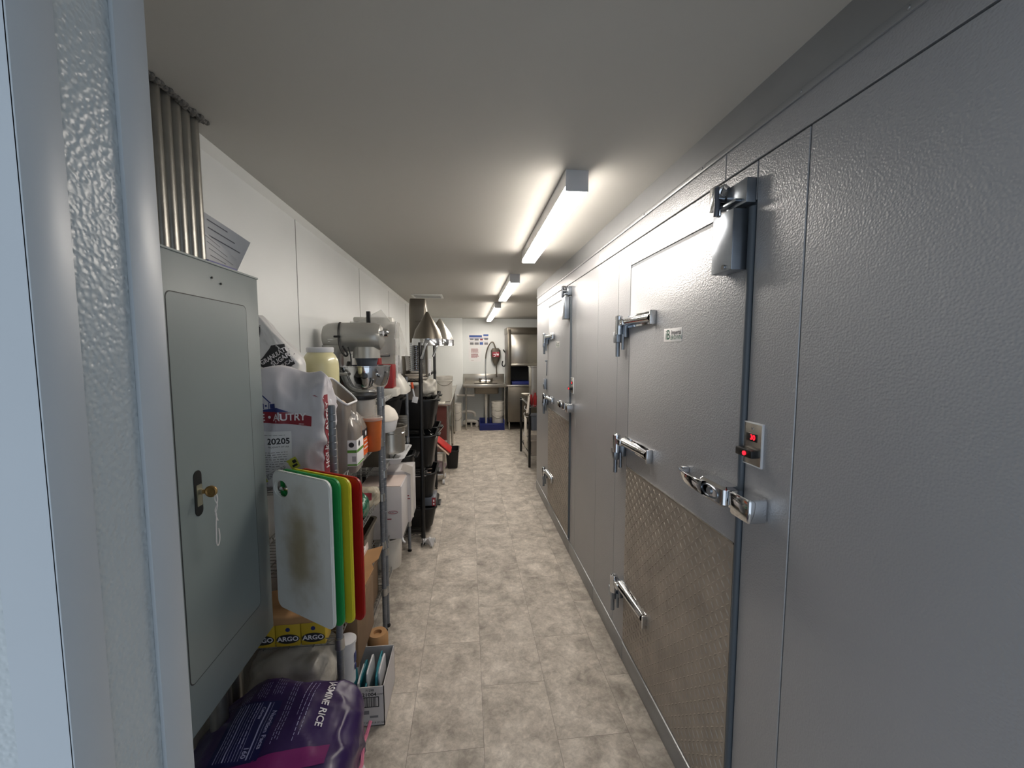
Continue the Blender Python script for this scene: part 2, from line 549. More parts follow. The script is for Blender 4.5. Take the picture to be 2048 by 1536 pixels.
def dash_lines(mb, T, x0, x1, y0, y1, n, th=0.0012, seed=1, fill=0.85):
    """rows of small print shown as broken thin lines"""
    rr = random.Random(seed)
    for i in range(n):
        y = y1 + (y0 - y1) * (i + 0.5) / n
        x = x0
        end = x0 + (x1 - x0) * (0.6 + 0.4 * rr.random() if i == n - 1 else 0.88 + 0.12 * rr.random())
        while x < end:
            l = rr.uniform(0.006, 0.018) * fill
            mb.rect(x, min(x + l, end), y - th / 2, y + th / 2, T)
            x += l + 0.0035
    return mb
# ------------------------------------------------------------------ the setting
XW, XL, ZC, YB = 0.784, -0.8875, 2.31, 8.90
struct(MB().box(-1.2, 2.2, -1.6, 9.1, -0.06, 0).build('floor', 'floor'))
struct(MB().box(-1.2, 2.2, -1.6, 9.1, ZC, ZC + 0.06).build('ceiling', 'ceiling'))
struct(MB().box(XL - 0.1, XL, 0.524, 9.0, 0, ZC).build('wall_left', 'wall'))
wb = MB().box(-1.0, 2.1, YB, YB + 0.1, 0, ZC)
struct(wb.build('wall_back', 'wall'))
struct(MB().box(XL, -0.125, 8.76, YB, 0, ZC, 0.002).build('wall_corner', 'wall'))
struct(MB().box(1.75, 1.85, 4.6, 9.0, 0, ZC).build('wall_passage', 'darkwall'))
struct(MB().box(-0.12, 1.75, 8.885, YB, 0, 0.10, 0.003).build('baseboard_back', 'black'))
# front partition the camera looks past, with its opening
wf = MB().box(-1.0, -0.36, 0.383, 0.524, 0, ZC).box(-0.36, XW - 0.004, 0.383, 0.524, 2.15, ZC)
struct(wf.build('wall_front', 'frp'))
t1 = MB().box(-0.402, -0.3585, 0.3805, 0.383, 0, ZC).box(-0.36, -0.3572, 0.3805, 0.42, 0, ZC, 0.0006)
struct(t1.build('trim_1', 'vinyl'))
t2 = MB().box(-0.36, -0.3555, 0.482, 0.5262, 0, ZC, 0.0008)
struct(t2.build('trim_2', 'vinyl'))
# ceiling cove strip on the left wall and the panel joints
tc_ = MB()
tc_.plate([[(0, 0), (0.022, 0), (0.0, -0.03)]], 8.2, frame((XL, 8.75, ZC), (1, 0, 0), (0, 0, 1)))
struct(tc_.build('trim_3', 'wallsmooth'))
for k, y in enumerate((1.05, 2.275, 3.52, 4.76, 6.0, 7.25)):
    struct(MB().box(XL, XL + 0.0022, y - 0.0016, y + 0.0016, 0.05, ZC - 0.028).build('trim_%d' % (k + 4), mat('joint_grey_%d' % k, (150, 150, 147), 0.6)))

# right side: the walk-in cooler
wr = MB()
G = 0.0018
cols = [(0.10, 0.897), (0.897, 1.068), (1.932, 2.09), (2.09, 2.424), (2.424, 2.915), (2.915, 3.058), (3.945, 4.63)]
for a, b in cols:
    wr.box(XW, XW + 0.03, a + G, b - G, 0.105, 2.116, 0.0015, seg=1)
wr.box(XW, XW + 0.03, 1.068 + G, 1.932 - G, 2.014, 2.116, 0.0015, seg=1)
wr.box(XW, XW + 0.03, 3.058 + G, 3.945 - G, 2.036, 2.116, 0.0015, seg=1)
for a, b in ((0.10, 1.211), (1.211, 2.42), (2.42, 3.64), (3.64, 4.63)):
    wr.box(XW, XW + 0.03, a + G * 0.6, b - G * 0.6, 2.121, 2.21, 0.0015, seg=1)
wall_r = struct(wr.build('wall_right', 'cooler'))
struct(MB().box(XW + 0.012, 2.1, 0.10, 4.625, 0.0, ZC).build('wall_right_core', 'seam'))
fl = MB().box(XW - 0.004, XW + 0.02, 0.10, 4.63, 2.200, ZC)
fl.box(XW - 0.007, XW, 0.10, 4.63, 2.196, 2.214, 0.001)
for y in (0.69, 0.925, 1.33, 1.78, 2.25, 2.75, 3.3, 3.9):
    fl.cyl((XW - 0.0072, y, 2.205), (XW - 0.0095, y, 2.205), 0.004, 0.003, 10)
struct(fl.build('trim_20', 'coolerflat'))
bs = MB()
for a, b in ((0.10, 1.07), (1.075, 1.925), (1.93, 2.424), (2.428, 3.06), (3.065, 3.94), (3.945, 4.63)):
    bs.box(XW - 0.005, XW + 0.02, a, b, 0.0, 0.103, 0.003)
bs.box(XW - 0.012, XW + 0.01, 1.078, 1.922, 0.098, 0.112, 0.004)
bs.box(XW - 0.012, XW + 0.01, 3.07, 3.94, 0.098, 0.115, 0.004)
struct(bs.build('baseboard_right', 'coolerflat'))
# end return of the cooler, facing down the room
struct(MB().box(XW + 0.002, 2.1, 4.625, 4.64, 0.0, ZC).build('wall_cooler_end', 'cooler'))

def tread_plate(y0, y1, z0, z1):
    mb = MB().box(XW - 0.0062, XW - 0.003, y0, y1, z0, z1)
    p = 0.025
    i = 0
    z = z0 + p * 0.6
    while z < z1 - 0.01:
        y = y0 + p * 0.6; j = 0
        while y < y1 - 0.01:
            a = PI / 4 if (i + j) % 2 else -PI / 4
            u = (math.cos(a) * 0.0128, math.sin(a) * 0.0128); v = (-math.sin(a) * 0.0037, math.cos(a) * 0.0037)
            x = XW - 0.0062; h = 0.0026
            vs = [(x, y - u[0], z - u[1]), (x, y + v[0], z + v[1]), (x, y + u[0], z + u[1]), (x, y - v[0], z - v[1]),
                  (x - h, y - u[0] * 0.55, z - u[1] * 0.55), (x - h, y + u[0] * 0.55, z + u[1] * 0.55)]
            mb._new(vs, [(0, 1, 5, 4), (1, 2, 5), (2, 3, 4, 5), (3, 0, 4)])
            y += p; j += 1
        z += p; i += 1
    return mb

def hinge(par, y, z, ln=0.28):
    """strap on the leaf, block and hanging pins on the frame; y = leaf edge (far side)"""
    st = MB()
    X = XW
    # curved strap cover over the leaf
    prof = [(0.0, 0.030), (0.25, 0.036), (0.5, 0.040), (0.75, 0.038), (1.0, 0.016)]
    def f(u, v):
        yy = y + 0.012 - (ln - 0.02) * u
        hgt = 0.018 + 0.026 * math.sin(PI * min(1, 0.25 + 0.75 * (1 - u)) * 0.9) * 0.9
        a = PI * v
        return (X - 0.006 - 0.036 * math.sin(a) * (1 - 0.35 * u), yy, z + 0.022 * math.cos(a) * (1 - 0.15 * u))
    st.grid(10, 10, f)
    st.box(X - 0.03, X - 0.004, y - ln + 0.0, y - ln + 0.012, z - 0.03, z + 0.03, 0.003)
    st.box(X - 0.010, X - 0.003, y - ln, y + 0.01, z - 0.03, z + 0.03, 0.003)
    h = st.build('hinge', 'chrome', par, recalc=True)
    bk = MB().box(X - 0.022, X, y + 0.012, y + 0.10, z - 0.075, z - 0.005, 0.003)
    bk.box(X - 0.05, X - 0.012, y + 0.045, y + 0.098, z - 0.10, z - 0.045, 0.004)
    bk.build('hinge_bracket', 'zinc', h)
    kn = MB().cyl((X - 0.036, y + 0.055, z - 0.06), (X - 0.036, y + 0.055, z + 0.03), 0.019, seg=20)
    kn.cyl((X - 0.036, y + 0.055, z + 0.03), (X - 0.036, y + 0.055, z + 0.036), 0.015, 0.010, seg=20)
    kn.box(X - 0.045, X - 0.018, y - 0.01, y + 0.05, z - 0.018, z + 0.014, 0.005)
    kn.build('knuckle', 'chrome', h)
    pn = MB().cyl((X - 0.034, y + 0.072, z - 0.17), (X - 0.034, y + 0.072, z - 0.09), 0.011, seg=14)
    pn.cyl((X - 0.022, y + 0.035, z - 0.135), (X - 0.022, y + 0.035, z - 0.06), 0.008, seg=12)
    pn.build('hinge_pin', 'zinc', h)
    return h

def cooler_door(name, y0, y1, z0, z1, kz, label, hz, hl, closer=True, handle_z=1.18):
    d = MB().box(XW - 0.003, XW + 0.011, y0 + 0.010, y1 - 0.008, z0 + 0.006, z1 - 0.010, 0.003).build(name, 'cooler')
    struct(d); d['label'] = label
    g = MB().box(XW + 0.004, XW + 0.0115, y0 - 0.006, y1 + 0.006, z0, z1 + 0.004)
    g.cyl((XW - 0.001, y0 + 0.009, z0 + 0.006), (XW - 0.001, y0 + 0.009, z1 - 0.012), 0.0105, seg=14)
    g.build('gasket', 'gasket', d)
    tread_plate(y0 + 0.022, y1 - 0.010, z0 + 0.006, kz).build('kick_plate', 'tread', d)
    MB().box(XW - 0.0078, XW - 0.003, y0 + 0.022, y1 - 0.010, kz - 0.001, kz + 0.004).build('kick_plate_edge', 'stain', d)
    for z in hz: hinge(d, y1 - 0.004, z, hl)
    # latch handle: curved grip, chrome housing with oval keyhole, strike on the frame
    z = handle_z; X = XW
    hd = MB()
    A, B = y0 + 0.29, y0 + 0.095
    def grip(u, v):
        yy = A + (B - A) * u
        x = X - 0.016 - 0.052 * math.sin(PI * (0.12 + 0.5 * u)) ** 1.0
        w_ = 0.010 + 0.012 * u
        a = 2 * PI * v
        return (x + 0.006 * math.cos(a), yy, z + w_ * max(-1, min(1, 1.3 * math.sin(a))))
    hd.grid(14, 16, grip)
    hd.box(X - 0.03, X - 0.003, A - 0.012, A + 0.008, z - 0.012, z + 0.012, 0.004)
    h = hd.build('handle', 'chrome', d)
    bd = MB()
    bd.loft([(0.046, 0.115, 0.012, -0.03), (0.058, 0.13, 0.014, -0.022), (0.058, 0.13, 0.014, 0.022), (0.046, 0.115, 0.012, 0.03)], c=(X - 0.032, y0 + 0.065, z))
    bd.box(X - 0.03, X - 0.004, y0 - 0.012, y0 + 0.01, z - 0.014, z + 0.014, 0.003)
    b = bd.build('latch_housing', 'chrome', h)
    T = frame((X - 0.0615, y0 + 0.065, z), (0, -1, 0), (0, 0, 1))
    ring = MB()
    ring.tube([T @ Vector((0.042 * math.cos(t), 0.017 * math.sin(t), 0)) for t in [2 * PI * i / 24 for i in range(24)]], 0.003, 6, closed=True)
    ring.cyl(T @ Vector((0, 0, -0.002)), T @ Vector((0, 0, 0.004)), 0.011, seg=18)
    ring.build('keyhole_ring', 'zinc', b)
    sk = MB()
    sk.loft([(0.05, 0.075, 0.006, -0.032), (0.056, 0.082, 0.008, -0.026), (0.056, 0.082, 0.008, 0.026), (0.05, 0.075, 0.006, 0.032)], c=(X - 0.028, y0 - 0.062, z - 0.002))
    sk.box(X - 0.048, X - 0.02, y0 - 0.022, y0 - 0.005, z - 0.025, z + 0.022, 0.003)
    sk.build('strike', 'chrome', d)
    if closer:
        cl = MB()
        cl.box(X - 0.05, X - 0.003, y0 + 0.022, y0 + 0.118, z1 - 0.18, z1 - 0.012, 0.002)
        c = cl.build('door_closer', 'zinc', d)
        MB().cyl((X - 0.051, y0 + 0.055, z1 - 0.168), (X - 0.055, y0 + 0.055, z1 - 0.168), 0.007, seg=14).build('closer_screw', 'chrome', c)
        ar = MB().box(X - 0.03, X - 0.001, y0 - 0.002, y0 + 0.085, z1 - 0.004, z1 + 0.062, 0.002)
        ar.box(X - 0.048, X - 0.03, y0 + 0.018, y0 + 0.10, z1 + 0.004, z1 + 0.012, 0.001)
        ar.build('closer_bracket', 'zinc', d)
        hk = MB().box(X - 0.05, X - 0.002, y0 + 0.112, y0 + 0.142, z1 + 0.012, z1 + 0.082, 0.003)
        hk.tube([(X - 0.036, y0 + 0.105, z1 - 0.03), (X - 0.044, y0 + 0.10, z1 + 0.01), (X - 0.046, y0 + 0.102, z1 + 0.055), (X - 0.04, y0 + 0.088, z1 + 0.075), (X - 0.032, y0 + 0.078, z1 + 0.06)], 0.006, 8, smooth=2)
        hk.cyl((X - 0.052, y0 + 0.10, z1 + 0.04), (X - 0.03, y0 + 0.10, z1 + 0.04), 0.012, seg=14)
        hk.build('closer_hook', 'chrome', d)
        hs = MB().tube([(X - 0.05, y0 + 0.104, z1 + 0.07), (X - 0.052, y0 + 0.096, z1 + 0.02), (X - 0.052, y0 + 0.10, z1 - 0.012)], 0.008, 8, smooth=1)
        hs.build('closer_arm', 'motor', d)
    return d

d1 = cooler_door('door_1', 1.070, 1.930, 0.112, 2.010, 1.03, 'nearer grey walk-in cooler door with tread plate and oval sticker', (1.745, 1.150, 0.405), 0.285)
d2 = cooler_door('door_2', 3.062, 3.942, 0.116, 2.032, 1.05, 'farther grey walk-in cooler door', (1.745, 1.150, 0.405), 0.285, handle_z=1.18)
# padlock hasp bits on the frame beside the far door
MB().box(XW - 0.02, XW, 4.02, 4.06, 1.50, 1.515, 0.002).box(XW - 0.006, XW, 4.03, 4.05, 1.36, 1.50, 0.002).build('latch_rod', 'zinc', d2)
MB().box(XW - 0.03, XW, 4.02, 4.08, 1.22, 1.33, 0.006).cyl((XW - 0.03, 4.05, 1.27), (XW - 0.036, 4.05, 1.27), 0.02, seg=14).build('door_frame_lock', 'zinc', d2)

def maker_label(par, yc, zc, wd, ht, label, detail=True):
    st = tag(MB().box(XW - 0.0042, XW - 0.003, yc - wd / 2, yc + wd / 2, zc - ht / 2, zc + ht / 2, 0.0004).build('sticker', 'paper'), label, 'sticker')
    T = frame((XW - 0.0048, yc, zc), (0, -1, 0), (0, 0, 1))
    a = MB()
    a.text('iB', ht * 1.02, T @ Matrix.Translation((-wd * 0.27, 0, 0)), sx=0.85, bold=0.0006)
    a.build('emblem', 'dgreen', st)
    b = MB().text('Imperial', ht * 0.46, T @ Matrix.Translation((wd * 0.20, ht * 0.17, 0)), sx=0.95, bold=0.0002)
    b.build('lettering', 'ink', st)
    b = MB().text('BROWN', ht * 0.44, T @ Matrix.Translation((wd * 0.20, -ht * 0.20, 0)), sx=0.98)
    b.build('lettering', 'dgreen', st)
    return st
maker_label(d1, 1.50, 1.664, 0.138, 0.052, 'white and green maker label on the nearer cooler door')
maker_label(d2, 3.53, 1.664, 0.138, 0.052, 'white and green maker label on the farther cooler door')

# digital thermometer and switch plate right of each door
def thermostat(y, z, label):
    t = thing('thermostat_plate', label, 'thermostat', (XW, y, z))
    MB().box(-0.006, 0, -0.035, 0.035, -0.058, 0.058, 0.002).build('plate', 'stain', t)
    MB().box(-0.0055, 0.0005, -0.0375, 0.0375, -0.0605, 0.0605, 0.001).build('backing', 'lidw', t)
    sc = MB().box(-0.008, -0.005, -0.020, 0.022, 0.008, 0.030, 0.001).build('display', 'blackp', t)
    T = frame((-0.0088, -0.002, 0.019), (0, -1, 0), (0, 0, 1))
    MB().text('30', 0.02, T @ Matrix.Translation((0.003, 0, 0)), bold=0.0005).build('digits', 'led', sc)
    sw = MB().box(-0.030, -0.005, -0.030, 0.036, -0.034, -0.012, 0.003).build('switch', 'blackp', t)
    MB().cyl((-0.0302, -0.004, -0.023), (-0.033, -0.004, -0.023), 0.006, seg=14).build('indicator', 'led', sw)
    MB().cyl((-0.0062, 0, 0.044), (-0.0075, 0, 0.044), 0.004, seg=12).build('screw', 'chrome', t)
    return t
thermostat(1.034, 1.345, 'steel plate with red digital display beside the nearer cooler door')
thermostat(3.015, 1.345, 'steel plate with red display beside the farther cooler door')

# ------------------------------------------------------------------ ceiling lights
def strip_light(y0, y1, label):
    t = thing('strip_light', label, 'ceiling light', (0.430, (y0 + y1) / 2, ZC), group='strip lights down the corridor ceiling')
    h = (y1 - y0) / 2
    hb = MB().box(-0.045, 0.045, -h + 0.0045, h - 0.0045, -0.062, 0)
    hb.box(-0.046, 0.046, -h, -h + 0.004, -0.082, 0, 0.002).box(-0.046, 0.046, h - 0.004, h, -0.082, 0, 0.002)
    hb.build('housing', 'lidw', t)
    MB().box(-0.044, 0.044, -h + 0.005, h - 0.005, -0.083, -0.063, 0.005).build('diffuser', 'lens', t)
strip_light(1.62, 2.93, 'nearest lit strip light, the largest of the row on the ceiling')
strip_light(3.78, 5.14, 'second lit strip light from the camera')
strip_light(5.96, 7.24, 'third lit strip light, end to end with the farthest')
strip_light(7.25, 8.54, 'farthest lit strip light, close to the back wall')

v = thing('ceiling_vent', 'white louvred air vent in the ceiling above the shelves', 'vent', (-0.51, 5.36, ZC))
MB().box(-0.19, 0.19, -0.16, -0.13, -0.012, 0, 0.003).box(-0.19, 0.19, 0.13, 0.16, -0.012, 0, 0.003).box(-0.19, -0.16, -0.13, 0.13, -0.012, 0, 0.003).box(0.16, 0.19, -0.13, 0.13, -0.012, 0, 0.003).build('frame', 'wallsmooth', v)
MB().box(-0.16, 0.16, -0.13, 0.13, -0.003, -0.0005).build('duct', 'black', v)
lv = MB()
for i in range(9):
    y = -0.115 + i * 0.029
    lv.box(-0.16, 0.16, -0.010, 0.010, -0.001, 0.001, T=Matrix.Translation((0, y, -0.008)) @ Matrix.Rotation(math.radians(30), 4, 'X'))
lv.build('louvre', 'wallsmooth', v)

# ------------------------------------------------------------------ electrical panel and conduits
ep = thing('electrical_panel', 'tall grey electrical panel on the left wall', 'electrical panel', (-0.69, 1.222, 0.635))
H = 1.205
MB().box(XL + 0.69, 0, -0.225, 0.225, 0, H, 0.004).build('body', 'cab', ep)
MB().box(-0.012, 0.003, -0.225, 0.225, H - 0.004, H + 0.002, 0.001).build('cover_lip', 'cab', ep)
def rrect(w_, h_, r, n=6):
    p = []
    for k, (sx, sy) in enumerate(((1, 1), (-1, 1), (-1, -1), (1, -1))):
        for i in range(n + 1):
            t = PI / 2 * k + PI / 2 * i / n
            p.append((sx * (w_ / 2 - r) + r * math.cos(t), sy * (h_ / 2 - r) + r * math.sin(t)))
    return p
Tc = frame((0, -0.026, 0.62), (0, 1, 0), (0, 0, 1))
MB().plate([rrect(0.345, 0.975, 0.018), rrect(0.340, 0.970, 0.016)], 0.0006, Tc).build('door_seam', 'seam', ep)
dr = MB().plate([rrect(0.340, 0.970, 0.016)], 0.0010, Tc).build('door', 'cab', ep)
for yy, zz in ((-0.02, 1.165), (0.02, 1.155)): MB().cyl((0.001, yy, zz), (0.003, yy, zz), 0.003, seg=8).build('screw', 'black', ep)
Tk = frame((0.001, -0.128, 0.605), (0, 1, 0), (0, 0, 1))
MB().plate([rrect(0.030, 0.118, 0.0148)], 0.0015, Tk).build('lock_recess', 'blackp', dr)
lp = MB().plate([rrect(0.020, 0.055, 0.002)], 0.003, Tk @ Matrix.Translation((0.002, -0.006, 0)))
lp.cyl(Tk @ Vector((0.002, 0.003, 0.003)), Tk @ Vector((0.002, 0.003, 0.010)), 0.0075, seg=16)
lk = lp.build('lock', 'steelplate', dr)
ky = MB()
K = Tk @ Matrix.Translation((0.002, 0.003, 0.0))
ky.box(-0.0012, 0.0012, -0.005, 0.005, 0.008, 0.020, T=K)
ring_ = [K @ Vector((0, 0.012 * math.sin(t), 0.030 + 0.012 * math.cos(t))) for t in [2 * PI * i / 20 for i in range(20)]]
ky.tube(ring_, 0.0035, 6, closed=True)
ky.cyl(K @ Vector((-0.0012, 0, 0.028)), K @ Vector((0.0012, 0, 0.028)), 0.010, seg=16)
ky.build('key', 'brass', lk)
sp = [(0, -0.004, 0.041), (0.001, -0.018, 0.044), (0.004, -0.035, 0.040), (-0.001, -0.05, 0.036), (0.003, -0.062, 0.038), (0.002, -0.085, 0.036), (0.004, -0.115, 0.034),
      (0.006, -0.145, 0.032), (0.013, -0.151, 0.032), (0.020, -0.140, 0.032), (0.018, -0.120, 0.034), (0.012, -0.104, 0.036)]
sg = MB().tube([K @ Vector(p) for p in sp], 0.0016, 6, smooth=2)
sg.tube([K @ Vector(p) for p in [(0, -0.004, 0.041), (-0.003, -0.02, 0.038), (0.002, -0.036, 0.043), (0.004, -0.05, 0.038), (0.000, -0.06, 0.036), (0.007, -0.074, 0.036), (0.011, -0.082, 0.036)]], 0.0014, 6, smooth=2)
sg.build('string', 'string', lk)
# conduits out of the top
for i, y in enumerate((1.385, 1.345, 1.306, 1.267, 1.228, 1.190)):
    words = ['rightmost', 'second from the right', 'third from the right', 'fourth from the right', 'fifth from the right', 'leftmost, against the door jamb,'][i]
    c = thing('conduit_pipe', 'galvanised conduit above the electrical panel, %s of the bank' % words, 'conduit', (-0.826, y, 1.8405), group='conduits above the electrical panel')
    MB().cyl((0, 0, 0), (0, 0, ZC - 1.8405 - 0.001), 0.0175, seg=24).build('pipe', 'conduit', c)
    MB().cyl((0, 0, 0), (0, 0, 0.022), 0.0205, seg=8).build('locknut', 'zinc', c)
# conduits leaving the bottom of the panel
for i, (x, y) in enumerate(((-0.80, 1.40), (-0.80, 1.33), (-0.76, 1.24))):
    o = MB().cyl((x, y, 0.0), (x, y, 0.634), 0.024, seg=20).build('conduit_pipe', 'conduit')
    tag(o, 'galvanised conduit below the electrical panel, %s' % ['nearest the shelving', 'the middle one', 'nearest the door jamb'][i], 'conduit', 'conduits below the electrical panel')
# foam sealant where the pipes meet the ceiling
fo = MB()
for i in range(26):
    y = 1.15 + i * 0.0105
    r = 0.006 + 0.006 * random.Random(i).random()
    fo.lathe([(0, -r), (r * 0.8, -r * 0.5), (r, 0), (r * 0.7, r * 0.6)], c=(-0.803 + 0.006 * math.sin(i * 2.1), y, ZC - 0.005), seg=8)
tag(fo.build('sealant_bead', 'sealant'), 'rough grey sealant bead where the conduits meet the ceiling', 'sealant')
# papers tucked behind the conduits
def sheet(name, label, q, y, bend, lines):
    t = thing(name, label, 'paper', (q[0][0], y, q[0][1]))
    c_ = [Vector((a - q[0][0], 0, b - q[0][1])) for a, b in q]      # bl, br, tr, tl
    def f(u, v, off=0.0):
        p_ = c_[0] * (1 - u) * (1 - v) + c_[1] * u * (1 - v) + c_[2] * u * v + c_[3] * (1 - u) * v
        return p_ + Vector((0.012 * math.sin(PI * v) * (1 - u), bend * math.sin(PI * u * 0.8) - 0.02 * v - off + 0.075 * u, 0))
    MB().grid(10, 10, f).build('sheet', 'paper', t)
    ln = MB()
    for k in range(lines):
        v0 = 0.92 - 0.75 * k / max(1, lines)
        ln.grid(8, 1, lambda u, v: f(0.12 + u * (0.40 + 0.09 * ((k * 7) % 5)), v0 - v * 0.02, 0.0009))
    ln.build('print', 'greyink', t)
    return t
sheet('paper_sheet', 'curled printed sheet standing behind the conduits, the upper one', [(-0.855, 1.8425), (-0.800, 1.8425), (-0.727, 1.966), (-0.834, 2.046)], 1.43, 0.012, 6)
sheet('paper_sheet', 'curled printed sheet beside the conduits, the lower one on the panel top', [(-0.825, 1.8425), (-0.778, 1.8425), (-0.764, 1.905), (-0.832, 1.990)], 1.412, 0.010, 5)
fb = MB().box(-0.055, 0.055, -0.07, 0.07, 0, 0.006, 0.002)
fb = fb.build('folder', 'purplef', loc=(-0.748, 1.27, 1.842)); tag(fb, 'blue folder lying flat on top of the electrical panel', 'folder')
# ------------------------------------------------------------------ wire shelving
def shelf_mesh(L, D, step=0.026, r=0.0026, tr=0.026):
    """origin = middle of the shelf at its mat; rims and truss rise above the mat as a ledge"""
    mb = MB()
    hx, hy = D / 2 - 0.012, L / 2 - 0.012
    for z in (0, tr):
        mb.tube([(-hx, -hy, z), (hx, -hy, z), (hx, hy, z), (-hx, hy, z)], r, 6, closed=True)
    for sx in (-1, 1):
        n = int(2 * hy / 0.022)
        mb.tube([(sx * hx, -hy + 2 * hy * i / n, tr if i % 2 else 0) for i in range(n + 1)], r * 0.75, 5)
    for sy in (-1, 1):
        n = int(2 * hx / 0.05)
        mb.tube([(-hx + 2 * hx * i / n, sy * hy, tr if i % 2 else 0) for i in range(n + 1)], r * 0.75, 5)
    n = int(2 * hy / step)
    for i in range(1, n):
        y = -hy + 2 * hy * i / n
        mb.tube([(-hx, y, 0), (hx, y, 0)], r * 0.7, 5)
    for x in (-hx * 0.5, 0, hx * 0.5):
        mb.tube([(x, -hy, -0.004), (x, hy, -0.004)], r, 5)
    for sx in (-1, 1):
        for sy in (-1, 1):
            mb.cyl((sx * (D / 2), sy * (L / 2), -0.006), (sx * (D / 2), sy * (L / 2), 0.034), 0.0185, 0.0165, 16)
            mb.tube([(sx * (D / 2 - 0.012), sy * (L / 2 - 0.012), 0), (sx * (D / 2), sy * (L / 2), 0)], r, 5)
    return mb

def post_mesh(h, rings=True):
    R = 0.0125 if rings else 0.0155
    prof = [(0, 0.02), (R, 0.02)]
    if rings:
        z = 0.03
        while z < h - 0.01:
            prof += [(0.0125, z), (0.0116, z + 0.0012), (0.0116, z + 0.0028), (0.0125, z + 0.004)]
            z += 0.0254
    prof += [(R, h - 0.004), (R - 0.002, h), (0, h)]
    return MB().lathe(prof, seg=18)

def unit(label, x0, x1, y0, y1, h, levels, pm='post', wm='wire', rings=True, group=None):
    t = thing('wire_shelving_unit', label, 'shelving', ((x0 + x1) / 2, (y0 + y1) / 2, 0))
    D, L = x1 - x0, y1 - y0
    sh = None
    for z in levels:
        if sh is None: sh = shelf_mesh(L, D).build('shelf', wm, t); o = sh
        else: o = sh.copy(); C.objects.link(o); o.parent = t
        o.location = (0, 0, z)
    ps = None
    for sx in (-1, 1):
        for sy in (-1, 1):
            if ps is None:
                ps = post_mesh(h, rings).build('post', pm, t); o = ps
                ft = MB().cyl((0, 0, 0), (0, 0, 0.008), 0.016, seg=14).cyl((0, 0, 0.008), (0, 0, 0.022), 0.007, seg=10).build('foot', 'blackp', ps)
            else:
                o = ps.copy(); C.objects.link(o); o.parent = t
                f = ft.copy(); C.objects.link(f); f.parent = o
            o.location = (sx * D / 2, sy * L / 2, 0)
    return t
unit('nearest grey wire shelving unit, behind the cutting boards', -0.866, -0.488, 1.505, 2.285, 1.41, (1.085, 0.775, 0.50, 0.225))
unit('second grey wire shelving unit, carrying the stand mixer', -0.862, -0.482, 2.33, 3.235, 1.405, (1.305, 0.895, 0.44, 0.215))
unit('black wire shelving unit holding black bus tubs and a conical strainer', -0.85, -0.385, 3.345, 4.72, 1.675, (1.355, 0.93, 0.60, 0.30, 0.06), 'blackm', 'blackm', False)

# ------------------------------------------------------------------ cutting boards hanging on the end of the shelf
def board_mesh(w_=0.335, h_=0.505, t_=0.0125):
    r = 0.03; n = 8
    out = []
    for k, (sx, sy) in enumerate(((1, 1), (0, 1), (0, 0), (1, 0))):
        cx_ = -r if sx else -w_ + r
        cy_ = -r if sy else -h_ + r
        for i in range(n + 1):
            t = PI / 2 * k + PI / 2 * i / n
            out.append((cx_ + r * math.cos(t), cy_ + r * math.sin(t)))
    hole = [(-w_ + 0.046 + 0.034 * math.cos(a) * (1 if math.cos(a) > 0 else 1.0), -0.062 + 0.028 * math.sin(a)) for a in [2 * PI * i / 24 for i in range(24)]]
    mb = MB()
    # x to the right, z up, thickness back (+y)
    T = Matrix(((1, 0, 0, 0), (0, 0, 1, 0), (0, 1, 0, 0), (0, 0, 0, 1)))
    mb.plate([out, hole], t_, T)
    bmesh.ops.recalc_face_normals(mb.bm, faces=mb.bm.faces)
    ed = [e for e in mb.bm.edges if len(e.link_faces) == 2 and e.calc_face_angle(0) > 1.0]
    bmesh.ops.bevel(mb.bm, geom=ed, offset=0.003, segments=2, affect='EDGES')
    return mb
ba = math.radians(-34)
for k, (m_, nm, x, y, z, da) in enumerate((('board', 'worn white cutting board with a brown stain, hanging in front', -0.428, 1.272, 1.203, 0),
                                       ('bgreen', 'green cutting board hanging second in the row', -0.405, 1.286, 1.203, 1),
                                       ('byellow', 'yellow cutting board hanging third in the row', -0.378, 1.303, 1.199, 2),
                                       ('bred', 'red cutting board hanging last in the row', -0.350, 1.321, 1.195, 3))):
    o = board_mesh(0.288, 0.486).build('cutting_board', m_)
    o.location = (x, y, z); o.rotation_euler = (0, 0, ba + math.radians(da))
    tag(o, nm, 'cutting board', 'cutting boards hanging on the shelf end')
hk = MB().tube([(-0.600, 1.522, 1.118), (-0.600, 1.49, 1.118), (-0.603, 1.46, 1.135), (-0.612, 1.395, 1.142), (-0.614, 1.375, 1.155)], 0.005, 8, smooth=1)
tag(hk.build('board_hook', 'chrome'), 'chrome hook holding the cutting boards on the shelf end', 'hook')

# ------------------------------------------------------------------ sacks on the nearest unit
def sack(name, label, cat, loc, wd, dp, ht, m_, e=9, n=36, wr=0.012, seed=1.0, rz=0, top=None, k=7):
    t = thing(name, label, cat, loc, rz)
    def f(c_, v):
        d = nz(c_, k, seed) * wr + crease(c_, seed, k * 1.2, wr * 0.75) - wr * 0.3
        q = c_ + Vector((v.x, v.y, v.z * 0.3)) * d
        if top: q = Vector(top(q, v))
        q.z = max(q.z, 0)
        return q
    mb = MB().blob(wd, dp, ht, e=e, n=n, fn=f)
    bv = mb.bvh()
    o = mb.build('sack_body', m_, t, ang=80)
    return t, o, bv

